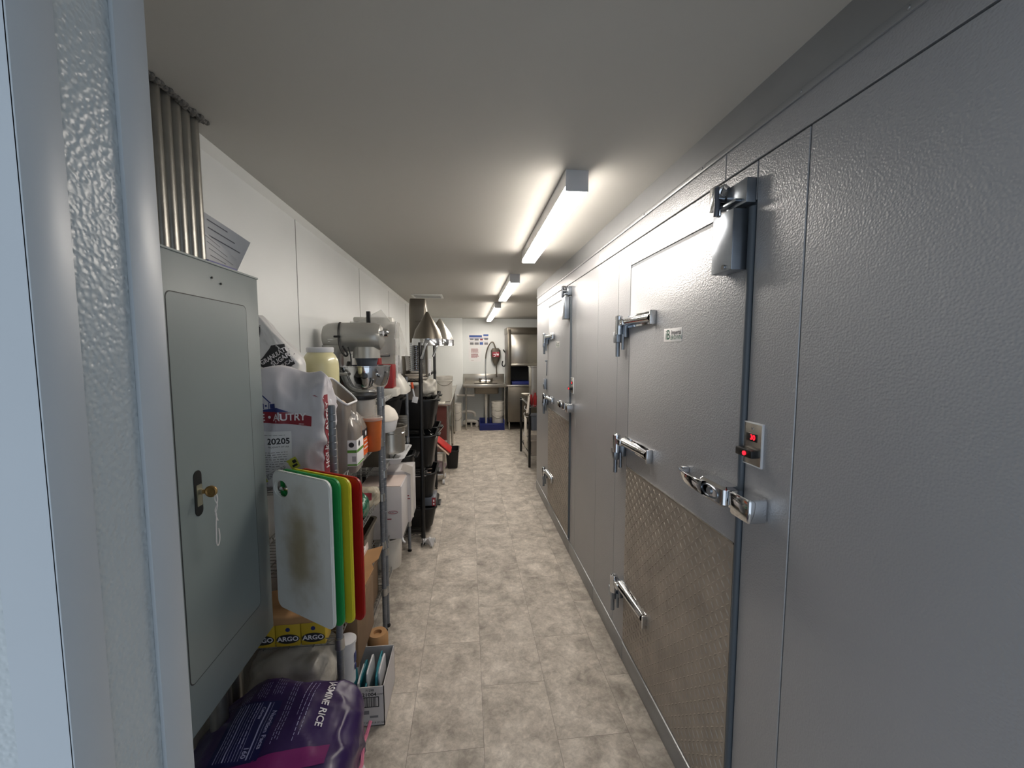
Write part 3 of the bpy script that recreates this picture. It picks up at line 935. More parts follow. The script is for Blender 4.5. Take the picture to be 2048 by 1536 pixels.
def flat_top(q, v):
    # folded top: pinches towards a ridge
    u = max(0.0, v.z - 0.15) / 0.85
    return (q.x * (1 - 0.02 * u), q.y * (1 - 0.72 * u * u) + 0.018 * u * math.sin(q.x * 25), q.z + 0.010 * u * math.sin(q.x * 30 + 2) - 0.05 * q.x * u)
ft_, fb_, fbv = sack('flour_sack', 'white paper flour sack with red banner standing behind the cutting boards', 'sack', (-0.69, 1.61, 1.091), 0.325, 0.15, 0.445, 'paperbag', seed=2.0, top=flat_top, wr=0.014)
Tf = frame((0, -0.07, 0), (1, 0, 0), (0, 0, 1))
dn = (0, 1, 0)
bn = MB()
bn.grid(30, 4, lambda u, v: Tf @ Vector((-0.165 + 0.285 * u, 0.268 + 0.045 * (v - 0.5) * (1 - 0.4 * abs(u - 0.5)) - 0.012 * u + 0.012 * math.sin(PI * u), 0)))
bn.drape(fbv, dn, 0.0015, 0.03).build('banner', 'redink', fb_, recalc=False)
MB().text('HOUSE \u2022 AUTRY', 0.036, Tf @ Matrix.Translation((-0.025, 0.272, 0)), bold=0.0007, sx=0.95).drape(fbv, dn, 0.0032).build('lettering', 'whiteink', fb_)
# farmhouse emblem in navy
em = MB()
ho = Tf @ Matrix.Translation((-0.048, 0.322, 0)) @ Matrix.Diagonal((1.05, 1.15, 1, 1))
def ln2(mb, T, pts, th):
    for a, b in zip(pts, pts[1:]):
        a = Vector((a[0], a[1], 0)); b = Vector((b[0], b[1], 0)); d = (b - a); n_ = Vector((-d.y, d.x, 0)).normalized() * th / 2
        mb._new([a - n_, b - n_, b + n_, a + n_], [(0, 1, 2, 3)], T)
ln2(em, ho, [(-0.028, 0.002), (0.0, 0.028), (0.028, 0.002)], 0.0035)
ln2(em, ho, [(-0.022, 0.004), (-0.022, -0.016)], 0.002); ln2(em, ho, [(0.022, 0.004), (0.022, -0.016)], 0.002)
ln2(em, ho, [(-0.005, -0.016), (-0.005, 0.0), (0.005, 0.0), (0.005, -0.016)], 0.0025)
ln2(em, ho, [(-0.015, -0.006), (-0.009, -0.006)], 0.006); ln2(em, ho, [(0.010, -0.006), (0.016, -0.006)], 0.006)
ln2(em, ho, [(0.026, -0.008), (0.044, -0.006)], 0.014)
em._new([(-0.05, -0.014, 0), (0.0, -0.019, 0), (0.05, -0.012, 0), (0.085, -0.026, 0), (0.04, -0.026, 0), (-0.02, -0.024, 0), (-0.055, -0.03, 0)], [(0, 1, 5, 6), (1, 2, 4, 5), (2, 3, 4)], ho)
em.drape(fbv, dn, 0.0018).build('emblem', 'blueink', fb_)
Tl_ = Tf @ Matrix.Translation((0.040, 0, 0))
MB().rect(-0.10, 0.008, 0.02, 0.222, Tl_, 8, 10).drape(fbv, dn, 0.0015, 0.05).build('product_label', 'paper', fb_, recalc=False)
tl = MB().text('20205', 0.030, Tl_ @ Matrix.Translation((-0.035, 0.185, 0)), bold=0.0007)
tl.text('PRODUCT OF USA', 0.008, Tl_ @ Matrix.Translation((-0.035, 0.165, 0)))
dash_lines(tl, Tl_, -0.085, 0.0, 0.055, 0.150, 11, 0.0016, 3)
dash_lines(tl, Tl_, -0.085, 0.0, 0.203, 0.213, 1, 0.0012, 5)
for i in range(14):
    tl.rect(-0.098, -0.088, 0.06 + i * 0.006, 0.0635 + i * 0.006 - 0.0015 * (i % 3 == 0), Tl_)
tl.drape(fbv, dn, 0.0028, 0.03).build('lettering', 'ink', fb_)
Ts = Tl_ @ Matrix.Translation((-0.02, 0.085, 0)) @ Matrix.Rotation(math.radians(28), 4, 'Z')
MB().rect(-0.075, 0.05, -0.014, 0.014, Ts, 10, 3).drape(fbv, dn, 0.0035, 0.04).build('date_sticker', 'paper', fb_, recalc=False)
for q_ in ((0.02, 0.055, -0.02, 0.02), (-0.085, -0.068, -0.014, 0.014)): MB().rect(*q_, Ts, 4, 4).drape(fbv, dn, 0.0042, 0.03).build('sticker_tab', 'yellow_l', fb_, recalc=False)
ts = MB(); dash_lines(ts, Ts, -0.065, 0.015, -0.010, 0.010, 5, 0.0014, 8)
ts.rect(0.028, 0.048, -0.012, -0.004, Ts).rect(0.036, 0.050, 0.0, 0.012, Ts)
ts.drape(fbv, dn, 0.005, 0.03).build('lettering', 'ink', fb_)
# vertical banner down the right side of the sack
Tr = frame((0.16, 0.0, 0), (0, 1, 0), (0, 0, 1))
MB().grid(3, 24, lambda u, v: Tr @ Vector((-0.040 + 0.045 * (u - 0.5) * (1 - 0.2 * math.sin(PI * v)), 0.05 + 0.30 * v, 0))).drape(fbv, (-1, 0, 0), 0.0015, 0.03).build('banner', 'redink', fb_, recalc=False)
MB().text('HOUSE \u2022 AUTRY', 0.036, Tr @ Matrix.Translation((-0.040, 0.20, 0)) @ Matrix.Rotation(PI / 2, 4, 'Z'), bold=0.0007, sx=0.95).drape(fbv, (-1, 0, 0), 0.0032).build('lettering', 'whiteink', fb_)

# granulated sugar sack leaning on the wall behind the flour
st_, sb_, sbv = sack('sugar_sack', 'white and black sugar sack sticking up behind the flour sack', 'sack', (-0.772, 1.765, 1.40), 0.185, 0.12, 0.345, 'sugarw', seed=7.0, wr=0.014,
                     top=lambda q, v: (q.x * (1 - 0.75 * max(0, v.z - 0.0)) - 0.10 * max(0, q.z - 0.15) / 0.15 * 0.6, q.y * (1 - 0.5 * max(0, v.z)), q.z))
Tg = frame((0.020, -0.05, 0.175), (1, 0, 0), (0, 0, 1)) @ Matrix.Rotation(math.radians(32), 4, 'Z')
MB().plate([[(-0.078, 0.018), (0.005, 0.055), (0.062, 0.03), (0.045, -0.055), (-0.03, -0.062)]], 0, Tg).drape(sbv, dn, 0.0015, 0.015).build('print', 'ink', sb_, recalc=False)
MB().text('GRANULATED', 0.025, Tg @ Matrix.Translation((0.002, 0.014, 0)), sx=0.8, bold=0.0006).text('SUGAR', 0.027, Tg @ Matrix.Translation((0.008, -0.012, 0)), sx=0.95, bold=0.0006).text('AZUCAR', 0.020, Tg @ Matrix.Translation((0.018, -0.038, 0)), sx=0.9, bold=0.0004).drape(sbv, dn, 0.0035).build('lettering', 'whiteink', sb_)
MB().rect(-0.095, -0.03, 0.235, 0.305, frame((-0.02, -0.05, 0), (1, 0, 0), (0, 0, 1)), 6, 6).drape(sbv, dn, 0.002, 0.03).build('print', 'ink', sb_, recalc=False)

# black equipment case, jar of mayonnaise on it
o = MB().box(-0.155, 0.145, -0.13, 0.13, 0, 0.262, 0.012).box(-0.14, 0.13, -0.132, -0.128, 0.03, 0.235, 0.004).build('storage_case', 'blackp', loc=(-0.70, 1.985, 1.091))
tag(o, 'black storage case under the jar of mayonnaise', 'case')
jr = thing('mayonnaise_jar', 'large cream coloured jar with a white lid on the black case', 'jar', (-0.675, 1.955, 1.3545))
MB().lathe([(0, 0), (0.068, 0), (0.076, 0.01), (0.078, 0.10), (0.078, 0.19), (0.074, 0.21), (0.062, 0.232), (0.055, 0.24), (0.055, 0.245), (0, 0.245)], seg=40).build('jar_body', 'mayo', jr)
MB().lathe([(0, 0.242), (0.056, 0.242), (0.058, 0.245), (0.058, 0.262), (0.055, 0.266), (0, 0.266)], seg=40).build('lid', 'lidw', jr)

# open ingredient bin with a slanted rim
ib = thing('ingredient_bin', 'smoky clear ingredient bin with a slanted white rimmed opening next to the cream jar', 'bin', (-0.552, 1.80, 1.0925))
sl = lambda x, y: 0.325 - 0.95 * (x + 0.045) * 0.9
mb = MB()
def slant_rings(prof, slope, zt):
    return prof
bmm = MB().loft([(0.085, 0.15, 0.015, 0), (0.10, 0.17, 0.02, 0.02), (0.105, 0.18, 0.02, 0.36), (0.098, 0.172, 0.018, 0.36), (0.092, 0.16, 0.016, 0.03), ], cap1=True)
for vv in bmm.bm.verts:
    if vv.co.z > 0.3: vv.co.z = 0.385 - 0.95 * (vv.co.x + 0.05)
bmm.build('bin_body', 'clearg', ib)
rm = MB()
ol = [(a, b) for a, b in rrect(0.108, 0.184, 0.03)]
rm.tube([(a, b, 0.388 - 0.95 * (a + 0.05)) for a, b in ol], 0.005, 8, closed=True)
rm.build('rim', 'lidw', ib)
MB().blob(0.07, 0.13, 0.16, c=(-0.012, 0, 0.14), e=4, n=10).build('contents', 'wrapb', ib)

# white capped bottle and clear jug with green label
bt = thing('cooking_oil_bottle', 'white capped bottle just behind the nearest shelf post', 'bottle', (-0.545, 1.62, 1.0925))
MB().lathe([(0, 0), (0.034, 0), (0.036, 0.01), (0.036, 0.20), (0.028, 0.25), (0.017, 0.28), (0.017, 0.30), (0, 0.30)], seg=28).build('bottle_body', 'clearg', bt)
MB().lathe([(0, 0.292), (0.019, 0.292), (0.020, 0.296), (0.020, 0.322), (0.018, 0.326), (0, 0.326)], seg=28).build('cap', 'lidw', bt)
ju = thing('oil_jug', 'translucent square jug with a green and white label', 'jug', (-0.535, 1.79, 1.0925))
MB().loft([(0.125, 0.11, 0.015, 0), (0.135, 0.12, 0.02, 0.01), (0.135, 0.12, 0.02, 0.175), (0.125, 0.11, 0.03, 0.195), (0.10, 0.09, 0.03, 0.235, -0.015, 0), (0.055, 0.055, 0.02, 0.268, -0.035, 0), (0.035, 0.035, 0.015, 0.278, -0.04, 0)]).build('jug_body', 'clearg', ju)
hd = MB().tube([(0.045, 0, 0.19), (0.055, 0, 0.225), (0.02, 0, 0.262), (-0.02, 0, 0.272)], 0.010, 8, smooth=2).build('handle', 'clear', ju)
jl = MB().box(0.02, 0.0705, -0.0625, -0.0600, 0.03, 0.14, 0.0005).box(0.0685, 0.0700, -0.062, 0.045, 0.03, 0.14, 0.0005).build('label', 'paper', ju)
Tj = frame((0.045, -0.0630, 0.085), (1, 0, 0), (0, 0, 1))
gl = MB().rect(-0.024, 0.0245, 0.002, 0.014, Tj).rect(-0.024, 0.0245, -0.052, -0.045, Tj)
Tj2 = frame((0.0706, -0.005, 0.085), (0, 1, 0), (0, 0, 1))
gl.rect(-0.055, 0.048, 0.002, 0.014, Tj2).rect(-0.055, 0.048, -0.052, -0.045, Tj2).build('print', 'greenl', jl)
MB().cyl(Tj @ Vector((0.004, 0.036, 0)), Tj @ Vector((0.004, 0.036, 0.0005)), 0.011, seg=20).cyl(Tj2 @ Vector((-0.02, 0.036, 0)), Tj2 @ Vector((-0.02, 0.036, 0.0005)), 0.012, seg=20).build('print', 'ink', jl)
b2 = MB()
for i in range(7): b2.rect(0.006 + i * 0.0022, 0.0072 + i * 0.0022, -0.035, -0.012, Tj)
b2.build('print', 'greyink', jl)
# jug with orange label behind it
oj = thing('vinegar_jug', 'jug with an orange and black label behind the green labelled jug', 'jug', (-0.545, 1.965, 1.0925))
MB().loft([(0.11, 0.10, 0.02, 0), (0.115, 0.105, 0.02, 0.01), (0.115, 0.105, 0.02, 0.15), (0.08, 0.075, 0.025, 0.20), (0.035, 0.035, 0.015, 0.23)]).build('jug_body', 'clearg', oj)
MB().loft([(0.117, 0.107, 0.021, 0.025), (0.117, 0.107, 0.021, 0.105)], cap0=False, cap1=False).build('label', 'orangel', oj)
MB().loft([(0.117, 0.107, 0.021, 0.105), (0.117, 0.107, 0.021, 0.145)], cap0=False, cap1=False).build('label', 'ink', oj)
Tq = frame((0.0592, 0, 0.0), (0, 1, 0), (0, 0, 1))
MB().rect(-0.035, 0.035, 0.052, 0.058, Tq).rect(-0.035, 0.035, 0.070, 0.076, Tq).rect(-0.035, 0.02, 0.09, 0.095, Tq).cyl(Tq @ Vector((0, 0.125, 0)), Tq @ Vector((0, 0.125, 0.0006)), 0.012, seg=18).build('print', 'whiteink', oj)
# deli container of orange spice, clear tub with black lid on it
dc = thing('spice_container', 'deli container full of orange spice', 'container', (-0.474, 2.045, 1.1145))
MB().lathe([(0, 0), (0.036, 0), (0.038, 0.004), (0.0465, 0.155), (0, 0.155)], seg=36).build('tub', 'orange', dc)
MB().lathe([(0, 0.150), (0.049, 0.150), (0.051, 0.154), (0.051, 0.164), (0.047, 0.168), (0.044, 0.165), (0, 0.165)], seg=36).build('lid', 'clear', dc)
ct = thing('round_food_container', 'clear round container of dried herbs with a black lid', 'container', (-0.552, 2.125, 1.0925))
MB().lathe([(0, 0), (0.068, 0), (0.072, 0.01), (0.080, 0.27), (0.0775, 0.27), (0.070, 0.012), (0, 0.010)], seg=40).build('tub', 'clear', ct)
MB().lathe([(0, 0.27), (0.083, 0.27), (0.085, 0.273), (0.085, 0.288), (0.08, 0.292), (0, 0.290)], seg=40).build('lid', 'blackp', ct)
mbx = MB()
rr = random.Random(4)
for i in range(150):
    a = rr.random() * 2 * PI; r_ = 0.064 * math.sqrt(rr.random()); z = 0.02 + 0.19 * rr.random()
    p = Vector((r_ * math.cos(a), r_ * math.sin(a), z)); q = p + Vector((rr.uniform(-1, 1), rr.uniform(-1, 1), rr.uniform(-.5, .5))) * 0.02
    for v_ in (q,):
        k_ = math.hypot(v_.x, v_.y)
        if k_ > 0.068: v_.x *= 0.068 / k_; v_.y *= 0.068 / k_
    mbx.cyl(p, q, 0.005, 0.004, 5)
c_ = mbx.build('herbs', 'pasta', ct); c_['kind'] = 'stuff'

# ------------------------------------------------------------------ second level and below, nearest unit
gf = MB().blob(0.22, 0.30, 0.11, e=3, n=16, fn=lambda c_, v: c_ + v * (nz(c_, 22, 3) * 0.02)).build('foil_bag', 'greenf', loc=(-0.61, 1.98, 0.7825))
tag(gf, 'shiny dark green bag lying on the shelf above the grey bin', 'bag')
pb = thing('plastic_bag', 'crumpled clear bag with maroon print beside the green bag', 'bag', (-0.545, 2.18, 0.7825))
mbp = MB().blob(0.12, 0.12, 0.10, e=3, n=14, fn=lambda c_, v: c_ + v * (nz(c_, 26, 9) * 0.02)); bvp = mbp.bvh()
mbp.build('bag_body', 'wrap', pb, ang=80)
MB().rect(-0.03, 0.04, 0.05, 0.085, frame((0, 0, 0), (1, 0, 0), (0, 0, 1)), 5, 3).drape(bvp, (0, 1, 0), 0.002, 0.02).build('print', 'redink', pb, recalc=False)
gb = thing('grey_bin', 'dark grey plastic bin behind the folded box flap', 'bin', (-0.62, 2.06, 0.5075))
MB().loft([(0.20, 0.20, 0.02, 0), (0.24, 0.26, 0.03, 0.20), (0.26, 0.28, 0.035, 0.20), (0.26, 0.28, 0.035, 0.212), (0.232, 0.252, 0.03, 0.212), (0.19, 0.19, 0.02, 0.01)]).build('bin_body', 'stdark', gb)
# small dry packets just behind the boards on the same shelf
rr = random.Random(12)
for i, (x, y, wd, hh, m_, lab) in enumerate(((-0.62, 1.62, 0.16, 0.16, 'wrapb', 'beige wrapped packet behind the red cutting board'),
                                          (-0.57, 1.83, 0.14, 0.10, 'lidw', 'white packet lying beside the grey bin'))):
    o = MB().blob(wd, 0.13, hh, e=4, n=12, fn=lambda c_, v: c_ + v * (nz(c_, 20, i + 1) * 0.018)).build('food_packet', m_, loc=(x, y, 0.7825)); tag(o, lab, 'packet')
# open cardboard box with a flap folded out
kb = thing('open_carton', 'open brown cardboard box with its flap hanging over the shelf edge', 'box', (-0.575, 1.80, 0.5075))
MB().box(-0.20, 0.075, -0.19, 0.19, 0, 0.004).box(-0.20, -0.196, -0.19, 0.19, 0, 0.12).box(0.071, 0.075, -0.19, 0.19, 0, 0.125).box(-0.20, 0.075, -0.19, -0.186, 0, 0.12).box(-0.20, 0.075, 0.186, 0.19, 0, 0.12).build('box_body', 'kraft', kb)
fm = MB()
fm.plate([[(-0.19, 0), (0.19, 0), (0.188, 0.075), (0.06, 0.082), (0.03, 0.060), (-0.02, 0.078), (-0.186, 0.070)]], 0.003, frame((0.0755, 0, 0.124), (0, 1, 0), Vector((1, 0, 0.25))))
fm.build('flap', 'kraft', kb)
fm = MB().plate([[(-0.17, 0), (0.21, 0), (0.225, 0.055), (-0.17, 0.050)]], 0.003, frame((0.073, 0, 0.125), (0, 1, 0), (-0.2, 0, 1)))
fl_ = fm.build('flap', 'cartonp', kb)
Tl = frame((0.073, 0, 0.125), (0, 1, 0), (-0.2, 0, 1)) @ Matrix.Translation((0, 0, 0.0034))
MB().rect(-0.12, 0.18, 0.012, 0.040, Tl).build('label', 'paper', fl_)
dl = MB(); dash_lines(dl, Tl @ Matrix.Translation((0, 0, 0.0004)), -0.11, 0.17, 0.016, 0.037, 3, 0.003, 4); dl.build('print', 'greyink', fl_)
for i, (x, y, z, sx_, m_, lab) in enumerate(((-0.60, 1.70, 0.512, 0.18, 'wrapb', 'wrapped loaf in the open brown box, nearest'), (-0.61, 1.88, 0.512, 0.17, 'wrap', 'clear wrapped packet in the open brown box, farther'))):
    o = MB().blob(sx_, 0.15, 0.155, e=3.4, n=14, fn=lambda c_, v: c_ + v * (nz(c_, 22, i * 3 + 1) * 0.016)).build('wrapped_packet', m_, loc=(x, y, z), ang=80); tag(o, lab, 'packet')
# starch boxes with a flat printed packet on top, near the boards
for i, (x, lab) in enumerate(((-0.765, 'yellow and black starch box, leftmost of the three'), (-0.675, 'yellow and black starch box, middle of the three'), (-0.585, 'yellow and black starch box, rightmost of the three'))):
    b = thing('starch_box', lab, 'box', (x, 1.545, 0.5075), group='starch boxes on the lower shelf')
    MB().box(-0.043, 0.043, -0.03, 0.03, 0, 0.085, 0.001).build('carton', 'yellowbox', b)
    T = frame((0, -0.0306, 0.028), (1, 0, 0), (0, 0, 1))
    MB().plate([[(0.041 * math.cos(a), 0.018 * math.sin(a)) for a in [2 * PI * k / 24 for k in range(24)]]], 0.0006, T).build('badge', 'ink', b)
    MB().text('ARGO', 0.024, T @ Matrix.Translation((0, 0, 0.0009)), bold=0.0007, sx=1.1).build('lettering', 'whiteink', b)
    MB().cyl(T @ Vector((0, 0.036, 0)), T @ Vector((0, 0.036, 0.0006)), 0.008, seg=14).build('badge', 'blueink', b)
kp = thing('printed_packet', 'orange brown printed packet lying on the starch boxes', 'packet', (-0.675, 1.59, 0.595))
mk = MB().blob(0.30, 0.20, 0.05, e=4, n=14, fn=lambda c_, v: c_ + Vector((0, 0, nz(c_, 18, 2) * 0.006))); bvk = mk.bvh()
mk.build('packet_body', 'kraft', kp, ang=70)
Tt = frame((0, 0, 0.1), (1, 0, 0), (0, 1, 0))
MB().rect(0.01, 0.12, -0.06, 0.06, Tt, 6, 6).drape(bvk, (0, 0, -1), 0.0015, 0.03).build('print', 'ink', kp, recalc=False)
MB().text('CORN', 0.035, Tt @ Matrix.Translation((-0.07, 0.0, 0)) @ Matrix.Rotation(0.3, 4, 'Z')).drape(bvk, (0, 0, -1), 0.002, 0.03).build('print', 'ink', kp) if False else None

# bottom shelf: clear wrapped sack, white tub, brown cartons
o = MB().blob(0.30, 0.26, 0.215, e=3.5, n=24, fn=lambda c_, v: c_ + v * (nz(c_, 12, 4) * 0.022 + nz(c_, 34, 4) * 0.007)).build('wrapped_sack', 'wraps', loc=(-0.690, 1.625, 0.2325), ang=80)
tag(o, 'cloudy plastic wrapped sack on the bottom shelf under the starch boxes', 'sack')
wt = thing('plastic_tub', 'white round tub with blue lettering behind the nearest shelf post', 'tub', (-0.512, 1.655, 0.2325))
MB().lathe([(0, 0), (0.03, 0), (0.033, 0.004), (0.037, 0.175), (0, 0.175)], seg=32).build('tub_body', 'lidw', wt)
MB().lathe([(0, 0.172), (0.040, 0.172), (0.041, 0.186), (0, 0.190)], seg=32).build('lid', 'lidw', wt)
MB().box(0.0345, 0.0375, -0.012, 0.008, 0.09, 0.13).box(0.0345, 0.0375, -0.010, 0.004, 0.06, 0.08).build('print', 'blueink', wt)
c1 = thing('brown_carton', 'torn brown cardboard box on the bottom shelf behind the shelf post', 'box', (-0.575, 1.90, 0.2325))
MB().box(-0.14, 0.09, -0.17, 0.12, 0, 0.255, 0.002).build('carton', 'kraftd', c1)
MB().plate([[(0, 0), (0.12, 0), (0.125, 0.03), (0.10, 0.07), (0.105, 0.11), (0.06, 0.10), (0.03, 0.125), (0.01, 0.08)]], 0.003, frame((0.092, -0.17, 0.25), (0, 1, 0), (0.05, 0, 1))).build('flap', 'kraft', c1)
c2 = tag(MB().lathe([(0, 0), (0.048, 0), (0.05, 0.004), (0.05, 0.19), (0.042, 0.205), (0.02, 0.205), (0.018, 0.19), (0, 0.19)], seg=32).build('paper_roll', 'kraft', loc=(-0.462, 1.99, 0.0)), 'tan paper roll standing on the floor behind the white carton', 'roll')
c3 = MB().box(-0.10, 0.10, -0.12, 0.12, 0, 0.19, 0.003).build('brown_carton', 'kraftd', loc=(-0.62, 2.17, 0.2325)); tag(c3, 'plain brown carton at the far end of the bottom shelf', 'box')

# white carton of teal packets on the floor
wc = thing('white_carton', 'open white carton numbered 21004 on the floor at the shelf foot', 'box', (-0.452, 1.80, 0.0))
W2 = 0.082
MB().box(-W2, W2, -0.12, 0.12, 0, 0.003).box(-W2, W2, -0.12, -0.1165, 0, 0.178).box(-W2, W2, 0.1165, 0.12, 0, 0.185).box(-W2, -W2 + 0.0035, -0.12, 0.12, 0, 0.18).box(W2 - 0.0035, W2, -0.12, 0.12, 0, 0.182).build('carton', 'carton', wc)
Tw = frame((0, -0.1206, 0.09), (1, 0, 0), (0, 0, 1))
lt = MB().text('21004', 0.022, Tw @ Matrix.Translation((0.020, 0.054, 0)), bold=0.0005, sx=1.1).text('71298', 0.014, Tw @ Matrix.Translation((0.022, 0.073, 0)), bold=0.0003).text('CONT', 0.009, Tw @ Matrix.Translation((0.066, 0.054, 0)), bold=0.0002)
lt.text('NET WT 10 LB (4.5 kg)', 0.010, Tw @ Matrix.Translation((0.03, -0.074, 0)))
for a, b in ((0.044, 0.040), (0.0, -0.004)): lt.rect(-0.055, 0.060, b, a, Tw)
lt.rect(-0.058, -0.054, -0.004, 0.044, Tw).rect(0.056, 0.060, -0.004, 0.044, Tw)
x = -0.05; rr = random.Random(2)
while x < 0.048:
    b_ = rr.choice((0.0012, 0.002, 0.003)); lt.rect(x, x + b_, 0.0, 0.040, Tw); x += b_ + rr.choice((0.0015, 0.0025))
lt.build('lettering', 'ink', wc)
MB().rect(-0.01, 0.018, -0.035, -0.018, Tw).rect(0.02, 0.055, -0.052, -0.042, Tw).build('print', 'greyink', wc)
for i in range(8):
    x = -0.060 + 0.0165 * i; y = -0.03 + 0.02 * (i % 3)
    if x + 0 > 0.07: break
    z = 0.004
    hh = 0.158 if x < -0.005 else 0.20
    T = Matrix.Translation((wc.location.x + x, wc.location.y + y, z)) @ Matrix.Rotation(math.radians((-14, 5, -8, 9, -5, 12, 3, -4)[i] * 0.35), 4, 'Y')
    o = MB().blob(0.009, 0.13, hh, e=9, n=8, T=T).build('seasoning_packet', 'teal' if i % 3 != 1 else 'lidw')
    tag(o, '%s packet standing in the white carton, %s from its left side' % ('teal' if i % 3 != 1 else 'silver white', ('first', 'second', 'third', 'fourth', 'fifth', 'sixth', 'seventh', 'eighth')[i]), 'packet', 'packets in the white carton')

# ------------------------------------------------------------------ rice sacks on the floor
o = MB().blob(0.46, 0.42, 0.215, e=4.5, n=22, fn=lambda c_, v: c_ + v * (nz(c_, 9, 11) * 0.018)).build('rice_sack', 'paperbag', loc=(-0.585, 1.195, 0.0), ang=80)
tag(o, 'white sack with a pink hem lying under the purple rice sack', 'sack')
pr = thing('rice_sack', 'purple jasmine rice sack lying on top at the lower left', 'sack', (-0.585, 1.185, 0.218))
def ricef(c_, v):
    d = nz(c_, 6, 21) * 0.018 + crease(c_, 21, 6, 0.008) - 0.004
    q = c_ + v * d
    # slumps towards the camera, ridge near the back
    q.z *= 1.0 + 0.14 * (q.y / 0.2) - 0.25 * max(0, (-q.x - 0.05) / 0.2) ** 2
    q.z = max(q.z, 0.002 * v.z if v.z < -0.9 else q.z)
    return q
mr_ = MB().blob(0.50, 0.40, 0.275, e=4.4, n=44, fn=ricef); bvr = mr_.bvh()
pb_ = mr_.build('sack_body', 'purple', pr, ang=80)
Tp = frame((0, 0, 0.4), (1, 0, 0), (0, 1, 0))
dz = (0, 0, -1)
MB().text('JASMINE RICE', 0.030, Tp @ Matrix.Translation((0.130, 0.075, 0)) @ Matrix.Rotation(-PI / 2, 4, 'Z'), bold=0.0005, shear=0.2, sx=0.86).drape(bvr, dz, 0.003, 0.02).build('lettering', 'whiteink', pb_)
sm = MB()
dash_lines(sm, Tp @ Matrix.Rotation(-PI / 2, 4, 'Z'), -0.15, 0.05, 0.055, 0.092, 3, 0.0016, 4)
dash_lines(sm, Tp @ Matrix.Rotation(-PI / 2, 4, 'Z'), -0.15, 0.05, 0.012, 0.035, 3, 0.0016, 5)
for k_ in range(4):
    dash_lines(sm, Tp @ Matrix.Rotation(-PI / 2, 4, 'Z'), -0.155 + 0.012 * k_, -0.095 + 0.012 * k_, -0.045 - 0.045 * k_, -0.010 - 0.045 * k_, 5, 0.0012, 6 + k_)
sm.drape(bvr, dz, 0.0025, 0.03).build('print', 'lilac', pb_)
MB().rect(-0.135, -0.002, -0.085, 0.078, Tp, 10, 10).drape(bvr, dz, 0.0015, 0.03).build('nutrition_panel', 'navy', pb_, recalc=False)
nf = MB().text('Nutrition Facts', 0.017, Tp @ Matrix.Translation((-0.012, -0.004, 0)) @ Matrix.Rotation(-PI / 2, 4, 'Z'), bold=0.0004)
nf.text('160', 0.018, Tp @ Matrix.Translation((-0.046, -0.06, 0)) @ Matrix.Rotation(-PI / 2, 4, 'Z'), bold=0.0004)
nf.text('Calories', 0.011, Tp @ Matrix.Translation((-0.046, 0.04, 0)) @ Matrix.Rotation(-PI / 2, 4, 'Z'), bold=0.0002)
for x, th in ((-0.024, 0.001), (-0.034, 0.004), (-0.056, 0.001), (-0.064, 0.001), (-0.072, 0.001), (-0.080, 0.001), (-0.088, 0.001), (-0.096, 0.0035), (-0.104, 0.001), (-0.112, 0.001), (-0.12, 0.002)):
    nf.rect(x - th / 2, x + th / 2, -0.078, 0.072, Tp, 1, 8)
dash_lines(nf, Tp @ Matrix.Rotation(-PI / 2, 4, 'Z'), -0.07, 0.05, -0.118, -0.058, 7, 0.0012, 15)
nf.drape(bvr, dz, 0.0030, 0.03).build('lettering', 'lilac', pb_)
MB().grid(30, 6, lambda u, v: Tp @ Vector((-0.22 + 0.40 * u, -0.155 + 0.035 * u + 0.05 * v + 0.02 * u * u, 0))).drape(bvr, dz, 0.0014, 0.03).build('printed_band', 'magenta', pb_, recalc=False)
MB().text('GOLDEN PHOENIX', 0.015, Tp @ Matrix.Translation((0.03, -0.17, 0)) @ Matrix.Rotation(0.12, 4, 'Z'), bold=0.0003).drape(bvr, dz, 0.003, 0.03).build('lettering', 'lilac', pb_) if False else None
hm = MB().tube([(0.236 + 0.006 * math.sin(k_ * 1.3), -0.17 + 0.034 * k_, 0.10 + 0.012 * math.sin(k_ * 2.0)) for k_ in range(11)], 0.006, 6)
hm.build('hem', 'pink', pb_)
# ------------------------------------------------------------------ stand mixer on the second unit
ZT = 1.3075
mx_ = thing('stand_mixer', 'silver stand mixer with a steel bowl on the second shelving unit', 'stand mixer', (-0.66, 2.50, ZT))
b_ = MB().loft([(0.30, 0.22, 0.06, 0, -0.02, 0), (0.31, 0.23, 0.07, 0.02, -0.02, 0), (0.28, 0.20, 0.06, 0.035, -0.02, 0), (0.10, 0.13, 0.04, 0.05, -0.12, 0)], n=8)
b_.build('base', 'alu', mx_)
MB().loft([(0.10, 0.14, 0.04, 0.03, -0.125, 0), (0.10, 0.125, 0.04, 0.15, -0.13, 0), (0.105, 0.125, 0.045, 0.28, -0.13, 0), (0.15, 0.13, 0.05, 0.33, -0.11, 0)], n=8).build('column', 'alu', mx_)
hd = MB()
